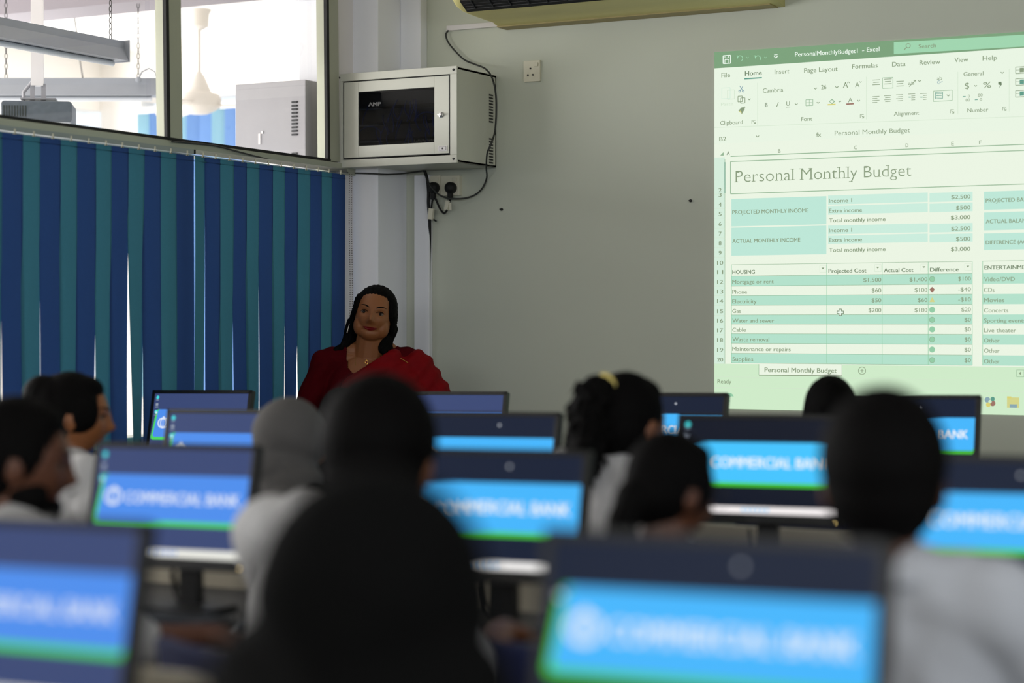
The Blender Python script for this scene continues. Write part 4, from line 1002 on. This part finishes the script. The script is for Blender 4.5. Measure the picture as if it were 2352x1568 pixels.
def person(px, top_py, D, body_th, head_a, label, skin=M_skin, hair='short', shirt=M_shirt, trousers=M_trous, pitch=0, roll=0, lean=.05, arms='keys', beard=False, glasses=False, female=False, sleeve=.6, extra=None, wide=1.0, shoulder=1.0, hscale=1.0, chair_label=None, shift=(0, 0), hz=1.165):
    ztop = P(px, top_py, D).z; hp = P(px, 745, D)
    s = ztop / (hz + .131 * hscale * (1 if hair not in ('hijab', 'blackhijab') else 1.01))
    th = body_th; rel = (TH0 - R(head_a)) - th
    HC = Vector((shift[0], lean + .03 + shift[1], hz)) * s
    HM = Matrix.Translation(HC) @ Matrix.Rotation(rel, 4, 'Z') @ Matrix.Rotation(R(-pitch), 4, 'X') @ Matrix.Rotation(R(roll), 4, 'Y') @ Matrix.Scale(s * hscale, 4)
    Rz = Matrix.Rotation(th, 3, 'Z'); o = Vector((hp.x, hp.y, 0)) - Rz @ Vector((HC.x, HC.y, 0))
    root = empty('person', (o.x, o.y, 0), th, label, 'person')
    ly = lean; q = .9 if female else 1.0; q *= shoulder
    sh = .165 * q
    def V(x, y, z): return Vector((x, y, z)) * s
    body = MB(); hv, hf = HEADG; body.add([HM @ v for v in hv], hf)
    for sx in (-1, 1): e = MB().ell((sx * .077, -.008, -.012), (.010, .02, .031), n=8); e.xform(HM); body.add([Vector(v) for v in e.v], e.f)
    nk = HM @ Vector((0, -.015, -.06))
    body.cap(V(0, ly - .02, .97), nk, .058 * s, .05 * s)
    tor = [((0, 0, .52), (0, 0, .62), .135, .125), ((0, 0, .62), (0, ly * .6, .80), .125, .13), ((0, ly * .6, .80), (0, ly * .9, .90), .13, .12)]
    def torso(mb, inf):
        for (a, b, r0, r1) in tor:
            for sx in (-1, 1): mb.cap(V(a[0] + sx * .05 * q, a[1], a[2]), V(b[0] + sx * .06 * q, b[1], b[2]), (r0 - .03) * s + inf, (r1 - .035) * s + inf)
            mb.cap(V(*a), V(*b), (r0 - .02) * s + inf, (r1 - .025) * s + inf)
        mb.cap(V(-sh + .02, ly * .9, .985), V(sh - .02, ly * .9, .985), .058 * s + inf, .058 * s + inf)
        mb.cap(V(-sh * .5, ly * .9, 1.005), V(sh * .5, ly * .9, 1.005), .05 * s + inf, .05 * s + inf)
    torso(body, 0)
    AR = {}
    for sx in (-1, 1):
        if arms == 'keys': E = (sx * (sh + .06), .10 + ly, .765); Wr = (sx * .12, .36, .80)
        elif arms == 'reach': E = (sx * (sh + .07), .18 + ly, .79) if sx > 0 else (sx * (sh + .05), .08 + ly, .76); Wr = (.30, .40, .80) if sx > 0 else (-.1, .36, .80)
        else: E = (sx * (sh + .05), .02 + ly, .74); Wr = (sx * .12, .25, .60)
        AR[sx] = (E, Wr); S0 = (sx * sh, ly * .9, .975)
        body.cap(V(*S0), V(*E), .046 * s, .036 * s); body.cap(V(*E), V(*Wr), .037 * s, .024 * s)
        hd = (Vector(Wr) - Vector(E)); hd.z = -.02; hand(body, V(*Wr), hd, (0, 0, -1), -sx, s, .45)
    for sx in (-1, 1):
        K = (sx * .11, .40, .50)
        body.cap(V(sx * .09, 0, .50), V(*K), .078 * s, .055 * s); body.cap(V(*K), V(sx * .11, .38, .09), .054 * s, .035 * s); body.cap(V(sx * .11, .36, .045), V(sx * .12, .50, .035), .036 * s, .03 * s)
    bo = objm('body', fuse(body, .0062, 2), skin, root)
    # clothing
    top = MB(); torso(top, .020)
    for sx in (-1, 1):
        E, Wr = AR[sx]; S0 = Vector((sx * sh, ly * .9, .975)); E = Vector(E); top.cap(V(*S0), V(*(S0.lerp(E, min(1, sleeve / .6)))), .062 * s, .052 * s)
        if sleeve > .6: top.cap(V(*E), V(*E.lerp(Vector(Wr), (sleeve - .6) / .4)), .052 * s, .042 * s)
        if female and sleeve <= .5: top.ell(V(*(S0.lerp(E, .25))), (.075 * s, .075 * s, .08 * s))
    tmesh = fuse(top, .009, 4)
    # folds of cloth
    push(tmesh, lambda x, y, z: .0035 * np.sin(z * 46 + 9 * np.sin(x * 9) + y * 12) + .002 * np.sin(x * 60 + z * 17))
    objm('shirt', tmesh, shirt, root)
    co = MB(); co.tube([V(0, ly - .02, .99) + Vector((.066 * s * math.cos(t), .062 * s * math.sin(t), (.030 + .012 * -math.sin(t)) * s)) for t in [2 * math.pi * k / 20 for k in range(21)]], .012 * s, 8)
    if hair not in ('hijab', 'blackhijab') and not female: part(co, 'collar', shirt, root, smooth=True)
    tr = MB()
    for sx in (-1, 1):
        K = (sx * .11, .40, .50); tr.cap(V(sx * .09, 0, .50), V(*K), .092 * s, .068 * s); tr.cap(V(*K), V(sx * .11, .38, .16), .068 * s, .055 * s)
    tr.cap(V(-.08, 0, .52), V(.08, 0, .52), .12 * s, .12 * s); objm('trousers', fuse(tr, .011, 3), trousers, root)
    shs = MB()
    for sx in (-1, 1): shs.cap(V(sx * .11, .36, .048), V(sx * .12, .52, .042), .045 * s, .038 * s)
    objm('shoes', fuse(shs, .008, 2), M_rubber, root)
    # hair
    h = MB()
    def he(c, r, n=14, rot=None): e = MB().ell(c, r, rot, n); e.xform(HM); h.add([Vector(v) for v in e.v], e.f)
    if hair not in ('hijab', 'blackhijab'):
        if not wide == 1.0: he((0, -.018, .030), (.085 * wide, .103 * wide, .100 * wide))
        he((0, -.018, .024), (.083, .100, .104)); he((0, -.04, -.01), (.078, .078, .08)); he((0, .005, .075), (.066, .072, .044))
    hm = M_hair
    if hair == 'short':
        for sx in (-1, 1): he((sx * .066, -.01, .01), (.018, .05, .05))
    if hair == 'curlytail':
        he((0, -.095, .085), (.03, .03, .03))
        random.seed(5)
        b = MB()
        for (c, r_) in (((0, -.125, .08), (.032, .035, .035)), ((0, -.14, .03), (.04, .045, .05)), ((0, -.145, -.03), (.042, .045, .05)), ((0, -.15, -.085), (.036, .036, .04))): b.ell(c, r_, n=10)
        for k in range(260):
            t = k / 260; a = random.uniform(0, 6.28); r_ = random.uniform(.022, .046) * (1 - .3 * abs(t - .5))
            c = Vector((r_ * math.cos(a), -.135 - .02 * t + r_ * math.sin(a), .095 - .22 * t)); d_ = Vector((random.gauss(0, .008), random.gauss(-.004, .008), -.018))
            b.tube([c, c + d_ + Vector((.006 * math.cos(k), 0, 0)), c + d_ * 1.9], [.006, .007, .002], 6)
        b.xform(HM); h.add(b.v, b.f)
    if hair == 'bun':
        he((0, -.095, .055), (.058, .06, .060)); he((0, -.06, .04), (.075, .07, .075)); 
        for sx in (-1, 1): he((sx * .062, .012, .012), (.024, .06, .062))
    if hair == 'lowtail':
        for sx in (-1, 1): he((sx * .062, .0, .01), (.022, .06, .06))
        he((0, -.10, -.035), (.045, .04, .05)); 
        b = MB().tube([(0, -.09, -.03), (0, -.12, -.08), (0, -.115, -.15), (0, -.10, -.21)], [.04, .036, .03, .012], 12); b.xform(HM); h.add(b.v, b.f)
    if hair == 'parted':
        for sx in (-1, 1): he((sx * .062, -.01, -.02), (.026, .06, .09))
        he((0, -.07, -.09), (.07, .04, .09))
    if hair in ('hijab', 'blackhijab'):
        hm = M_hijab if hair == 'hijab' else M_blackcl
        he((0, -.016, .018), (.096 if hair == 'hijab' else .106, .112, .114)); he((0, -.02, -.06), (.09, .10, .10))
        for k in range(5):
            t = k / 4; zz = hz - (.10 if hair == 'hijab' else .065) - .17 * t; h.ell(V(0, ly + .0 - .01 * t, zz), (((.115 + .10 * t) * s if hair == 'hijab' else (.160 + .17 * t) * s), (.09 + .035 * t) * s, .062 * s if hair == 'hijab' else .085 * s))
    me = fuse(h, .0065 if hair != 'curlytail' else .005, 4 if hair != 'curlytail' else 1)
    inv = HM.inverted()
    if hair in ('hijab', 'blackhijab'):
        bm = bmesh.new(); bm.from_mesh(me)
        kill = [f for f in bm.faces if (lambda c: c.y > .045 and (c.x / .058) ** 2 + ((c.z + .012) / .085) ** 2 < 1)(inv @ f.calc_center_median())]
        bmesh.ops.delete(bm, geom=kill, context='FACES')
        bm.to_mesh(me); bm.free()
        push(me, lambda x, y, z: .006 * np.sin(z * 42 + 16 * np.abs(x) + 20 * y) * np.clip((.06 - z) * 9, 0, 1), inv)
    else:
        push(me, lambda x, y, z: .0014 * np.sin(np.arctan2(x, y + .02) * 40 + z * 25), inv)
    objm('headscarf' if 'hijab' in hair else 'hair', me, hm, root)
    if hair == 'curlytail':
        b = MB(); b.tube([Vector((.022 * math.cos(t), -.088 - .010 * math.sin(t), .088 + .024 * math.sin(t))) for t in [2 * math.pi * k / 16 for k in range(17)]], .009, 8); b.xform(HM); part(b, 'hair_tie', mat('yellow_hair_tie', (226, 206, 120), .7), root, smooth=True)
    if beard:
        b = MB(); b.ell((0, .055, -.088), (.040, .034, .026), n=12); b.ell((0, .103, -.055), (.022, .006, .0045), n=8)
        for sx in (-1, 1): b.ell((sx * .050, .022, -.062), (.018, .04, .036), n=12)
        b.xform(HM); objm('beard', fuse(b, .005, 3), M_hair, root)
    head_parts(root, HM, skin, s, lips=mat('natural_lips', (128, 70, 58), .5), glasses=glasses)
    if chair_label: chair(o.x - math.sin(th) * .06, o.y + math.cos(th) * .06, th, chair_label)
    return root, HM, s

BF = 0.0   # facing the front wall
person(175, 850, 5.55, R(-25), 84, 'person with dark pinned hair and white top, face turned right, behind the bearded man', M_skin1, 'bun', M_shirt, female=True, pitch=2, lean=.03, sleeve=.45, chair_label='navy chair under the person with pinned dark hair near the blinds')
person(50, 905, 4.02, R(-20), 80, 'bearded man in white shirt in profile at the left picture edge', M_skin3, 'short', M_shirt, pitch=6, lean=.10, sleeve=.62, arms='reach', beard=True, hscale=1.08, chair_label='navy chair under the bearded man at the left edge')
person(672, 912, 5.2, 0, 52, 'person in a plain grey hijab seen from behind, left of the big dark head', M_skin1, 'hijab', M_blackcl, pitch=8, lean=.05, sleeve=.95, female=True, chair_label='navy chair under the person in grey hijab')
person(880, 862, 3.50, R(-14), 20, 'man with thick dark hair and pale shirt seen from behind, centre', M_skin, 'short', M_shirt, lean=.06, sleeve=.62, wide=1.07, shoulder=1.12, hscale=1.1, hz=1.135, shift=(.085, 0), chair_label='navy chair under the man in the centre')
person(868, 1066, 1.78, 0, 15, 'person in a black headscarf and black clothes, nearest to the camera', M_skin, 'blackhijab', M_blackcl, lean=.05, sleeve=.95, female=False, hscale=1.06, chair_label='navy chair under the nearest person in black')
person(1447, 850, 4.78, R(-8), 46, 'person with curly ponytail, yellow hair tie and white top, turned right', M_skin, 'curlytail', M_shirt, pitch=4, shift=(.075, .03), hz=1.135, shoulder=1.12, lean=.06, sleeve=.40, female=True, chair_label='navy chair under the person with curly ponytail')
person(1547, 985, 3.60, R(-8), 58, 'person with glasses and low tied dark hair, right of the curly ponytail', M_skin3, 'lowtail', M_blackcl, pitch=10, lean=.10, sleeve=.45, female=True, glasses=True, hscale=.92, chair_label='navy chair under the person with glasses')
person(2030, 888, 2.95, 0, 12, 'man with short dark hair and pale grey shirt seen from behind, at the right', M_skin3, 'short', M_shirt2, lean=.04, sleeve=.6, wide=1.04, hscale=1.08, hz=1.165, shoulder=1.0, shift=(-.035, 0), chair_label='navy chair under the man in pale grey shirt')
person(1908, 858, 5.95, 0, 10, 'person with smooth dark hair in front of the projected picture, only the crown showing', M_skin, 'parted', M_shirt, lean=.05, female=True, chair_label='navy chair in the farthest row below the projected picture')
person(790, 886, 6.60, 0, 20, 'person in the farthest row whose dark hair shows between hijab and central head', M_skin, 'parted', M_blackcl, lean=.05, female=True, chair_label='navy chair in the farthest row near the woman in red')

# ------------------------------------------------------------------ the woman in the red saree
def instructor():
    px, D = 848, 8.22; th = TH0 + R(180) + R(0)
    hp = P(px, 745, D); top = P(px, 653, D).z; s = top / 1.598
    root = empty('person', (hp.x, hp.y, 0), th, 'smiling woman in a red saree standing in the corner by the blinds', 'person')
    # local frame: +Y towards the camera, +X towards the picture's left
    def V(x, y, z): return Vector((x, y, z)) * s
    HC = V(-.024, .03, 1.468)
    HM = Matrix.Translation(HC) @ Matrix.Rotation(R(-3), 4, 'Z') @ Matrix.Rotation(R(-9), 4, 'Y') @ Matrix.Rotation(R(7), 4, 'X') @ Matrix.Scale(1.03 * s, 4) @ Matrix.Diagonal((1.08, 1.0, 1.0, 1))
    body = MB(); hv, hf = HEADG; body.add([HM @ v for v in hv], hf)
    def hp_(c, r, n=10): e = MB().ell(c, r, None, n); e.xform(HM); body.add(e.v, e.f)
    for sx in (-1, 1):
        hp_((sx * .077, -.006, -.02), (.009, .017, .03)); hp_((sx * .040, .030, -.052), (.030, .036, .046))
    hp_((0, .030, -.082), (.044, .040, .030))
    body.cap(V(0, -.01, 1.27), HM @ Vector((0, -.012, -.06)), .074 * s, .060 * s)
    def torso(mb, i):
        mb.cap(V(-.16, -.01, 1.274), V(.16, -.01, 1.274), .05 * s + i, .05 * s + i)
        mb.cap(V(-.08, -.01, 1.312), V(.08, -.01, 1.312), .042 * s + i, .042 * s + i)
        mb.ell(V(0, .0, 1.12), (.185 * s + i, .115 * s + i, .19 * s + i)); mb.ell(V(.08, .07, 1.08), (.085 * s + i, .08 * s + i, .08 * s + i)); mb.ell(V(-.08, .07, 1.08), (.085 * s + i, .08 * s + i, .08 * s + i))
        mb.ell(V(0, 0, .93), (.165 * s + i, .12 * s + i, .16 * s + i)); mb.ell(V(0, -.01, .80), (.19 * s + i, .135 * s + i, .15 * s + i))
    torso(body, 0)
    for sx in (-1, 1):
        S0 = (sx * .19, -.01, 1.25); E = (sx * .30, .0, .99); Wr = (sx * .14, .20, .93)
        body.cap(V(*S0), V(*E), .052 * s, .042 * s); body.cap(V(*E), V(*Wr), .041 * s, .026 * s)
        hd = Vector(Wr) - Vector(E); hand(body, V(*Wr), hd, (0, -.3, -1), -sx, s * .95, .5)
        body.cap(V(sx * .09, 0, .78), V(sx * .09, .01, .44), .09 * s, .055 * s); body.cap(V(sx * .09, .01, .44), V(sx * .09, -.01, .09), .054 * s, .034 * s); body.cap(V(sx * .09, -.03, .04), V(sx * .10, .10, .035), .034 * s, .028 * s)
    objm('body', fuse(body, .0034, 1, .5), M_skin1, root)
    def keep_out(co):     # V-shaped neckline, deeper on the picture's left, in local x,z
        x, z = co.x / s, co.z / s
        if co.y < -.035 * s: return False
        if z < 1.222: return False
        xl = .058 + (z - 1.22) * .9 if z < 1.25 else .085 + (z - 1.25) * .12
        return .058 - (z - 1.22) / .09 * .137 < x < xl
    bl = MB(); torso(bl, .008)
    for sx in (-1, 1):
        S0 = Vector((sx * .19, -.01, 1.25)); E = Vector((sx * .30, .0, .99)); bl.cap(V(*S0), V(*E), .063 * s, .054 * s); bl.cap(V(*E), V(*E.lerp(Vector((sx * .14, .20, .93)), .3)), .053 * s, .046 * s)
        bl.ell(V(sx * .195, -.01, 1.275), (.05 * s, .05 * s, .045 * s))
    me = fuse(bl, .006, 3)
    push(me, lambda x, y, z: .0028 * np.sin(z * 70 + np.abs(x) * 55) * np.clip((np.abs(x) - .12) * 10, 0, 1) + .0015 * np.sin(x * 80 + z * 30))
    bm = bmesh.new(); bm.from_mesh(me)
    bmesh.ops.delete(bm, geom=[v for v in bm.verts if keep_out(v.co)], context='VERTS'); bm.to_mesh(me); bm.free()
    b = objm('blouse', me, M_dred, root); sd = b.modifiers.new('thickness', 'SOLIDIFY'); sd.thickness = .004; sd.offset = -1
    # saree skirt and the pleated cloth drawn over the shoulder on the picture's right
    sk = MB().lathe([(.205 * s, .86 * s), (.215 * s, .75 * s), (.20 * s, .5 * s), (.21 * s, .25 * s), (.235 * s, .03 * s), (.20 * s, .03 * s)], (0, 0, 0), 72)
    sk.v = [(v[0] * (1 + .025 * math.sin(14 * math.atan2(v[1], v[0]))), v[1] * .74 * (1 + .05 * math.sin(14 * math.atan2(v[1], v[0]))), v[2]) for v in sk.v]
    part(sk, 'saree_skirt', M_red, root, smooth=True)
    dr = MB(); i = .018
    dr.cap(V(.10, .10, .95), V(-.02, .115, 1.10), .05 * s + i, .06 * s + i); dr.cap(V(-.02, .105, 1.09), V(-.14, .035, 1.215), .062 * s + i, .052 * s + i)
    dr.cap(V(.05, .088, 1.15), V(-.09, .035, 1.262), .052 * s + i, .046 * s + i); dr.cap(V(-.14, .0, 1.235), V(-.20, -.01, 1.245), .058 * s + i, .055 * s + i); dr.cap(V(-.20, -.0, 1.24), V(-.285, .0, 1.10), .062 * s + i, .064 * s + i)
    dr.cap(V(-.14, .05, 1.17), V(-.24, .04, 1.06), .07 * s + i, .06 * s + i); dr.cap(V(-.08, .10, 1.08), V(-.10, .09, .92), .07 * s + i, .07 * s + i)
    dr.cap(V(-.285, .0, 1.10), V(-.245, .0, .98), .06 * s + i, .04 * s + i); dr.cap(V(-.16, -.07, 1.2), V(-.16, -.10, .7), .05 * s + i, .05 * s + i)
    dr.cap(V(-.28, -.01, 1.115), V(-.315, -.01, 1.118), .045 * s + i, .012)
    me = fuse(dr, .0055, 5)
    push(me, lambda x, y, z: .0045 * np.sin((x * .52 + z) / s * 85 + 2.2 * np.sin((x - (z - 1.0) * .55) * 17)) * np.where(y > -.05, 1, .5))
    bm = bmesh.new(); bm.from_mesh(me)
    bmesh.ops.delete(bm, geom=[v for v in bm.verts if keep_out(v.co)], context='VERTS'); bm.to_mesh(me); bm.free()
    so = objm('saree_drape', me, M_red, root); sd = so.modifiers.new('thickness', 'SOLIDIFY'); sd.thickness = .003; sd.offset = -1
    bm = None
    # hair, parted, swept back and falling behind the shoulders
    h = MB()
    def he(c, r, n=14): e = MB().ell(c, r, None, n); e.xform(HM); h.add(e.v, e.f)
    he((0, -.026, .030), (.084, .100, .100)); he((0, -.012, .072), (.066, .080, .050)); he((0, -.045, -.02), (.080, .075, .09))
    for sx in (-1, 1):
        he((sx * .066, .010, .024), (.019, .050, .056)); he((sx * .077, -.012, -.015), (.014, .036, .06))
    for (pts, rr) in (([(.075, -.03, -.03), (.082, -.03, -.075), (.084, -.035, -.115), (.10, -.03, -.150), (.135, -.02, -.172)], [.026, .026, .026, .02, .008]),
                      ([(-.072, -.035, -.03), (-.060, -.035, -.085), (-.062, -.03, -.12), (-.085, -.02, -.148), (-.135, -.015, -.163)], [.028, .027, .026, .02, .008]),
                      ([(-.055, -.02, -.08), (-.045, .0, -.13), (-.075, .01, -.165)], [.024, .02, .01])):
        t = MB().tube(pts, rr, 12); t.xform(HM); h.add(t.v, t.f)
    h.ell(V(-.0, -.085, 1.25), (.11 * s, .04 * s, .17 * s))
    me = fuse(h, .0045, 4); inv = HM.inverted()
    push(me, lambda x, y, z: np.where(z > -.03, .0010 * np.sin(np.arctan2(x, z + .05) * 60), .0014 * np.sin(x * 260)), inv)
    objm('hair', me, M_hair, root)
    st = MB()
    for (pts) in ([(.083, .03, .0), (.09, .03, -.05), (.098, .03, -.09)], [(.080, .03, -.01), (.084, .035, -.05), (.092, .03, -.075)], [(-.083, .03, .0), (-.083, .035, -.05), (-.078, .03, -.085)], [(-.079, .035, .01), (-.080, .04, -.03), (-.076, .04, -.06)]):
        st.tube(pts, [.002, .0014, .0006], 5)
    st.xform(HM); part(st, 'loose_strand', M_hair, root)
    head_parts(root, HM, M_skin1, s, lips=M_lip)
    # necklace, earring, brooch
    fc_ = .118
    nb = MB().tube([V(.055 * math.cos(t), .045 + .055 * max(0, -math.sin(t)) + .012, 1.29 + .115 * math.sin(t) * (1 if math.sin(t) < 0 else .2)) for t in [math.pi + math.pi * k / 16 for k in range(17)]], .0007, 5)
    pv = P(841, 832, D - .13) - hp; pl = Matrix.Rotation(-th, 3, 'Z') @ Vector((pv.x, pv.y, 0)); pz = P(841, 832, D - .13).z
    pc_ = Vector((pl.x, .108, pz))
    ne = part(nb, 'necklace', M_gold, root)
    pd = MB().tube([pc_ + Vector((.006 * math.cos(t), 0, .008 * math.sin(t))) for t in [2 * math.pi * k / 12 for k in range(13)]], .0014, 6).ell(pc_ + Vector((0, 0, .010)), (.002, .002, .003), n=6)
    part(pd, 'pendant', M_gold, ne); part(MB().ell(pc_ + Vector((0, 0, -.001)), (.0035, .003, .004), n=8), 'red_stone', M_lip, ne)
    ea = MB(); ea.tube([(.088, .005, -.055), (.089, .006, -.075), (.090, .006, -.092)], [.0012, .002, .0032], 6); ea.xform(HM); part(ea, 'earring', M_chrome, root)
    def loc(px_, py_, d): v = P(px_, py_, D - d) - Vector((hp.x, hp.y, 0)); return Matrix.Rotation(-th, 3, 'Z') @ v
    part(MB().tube([loc(919, 822, .155), loc(937, 833, .145)], .0018, 6), 'brooch', M_gold, root)
    return root
instructor()
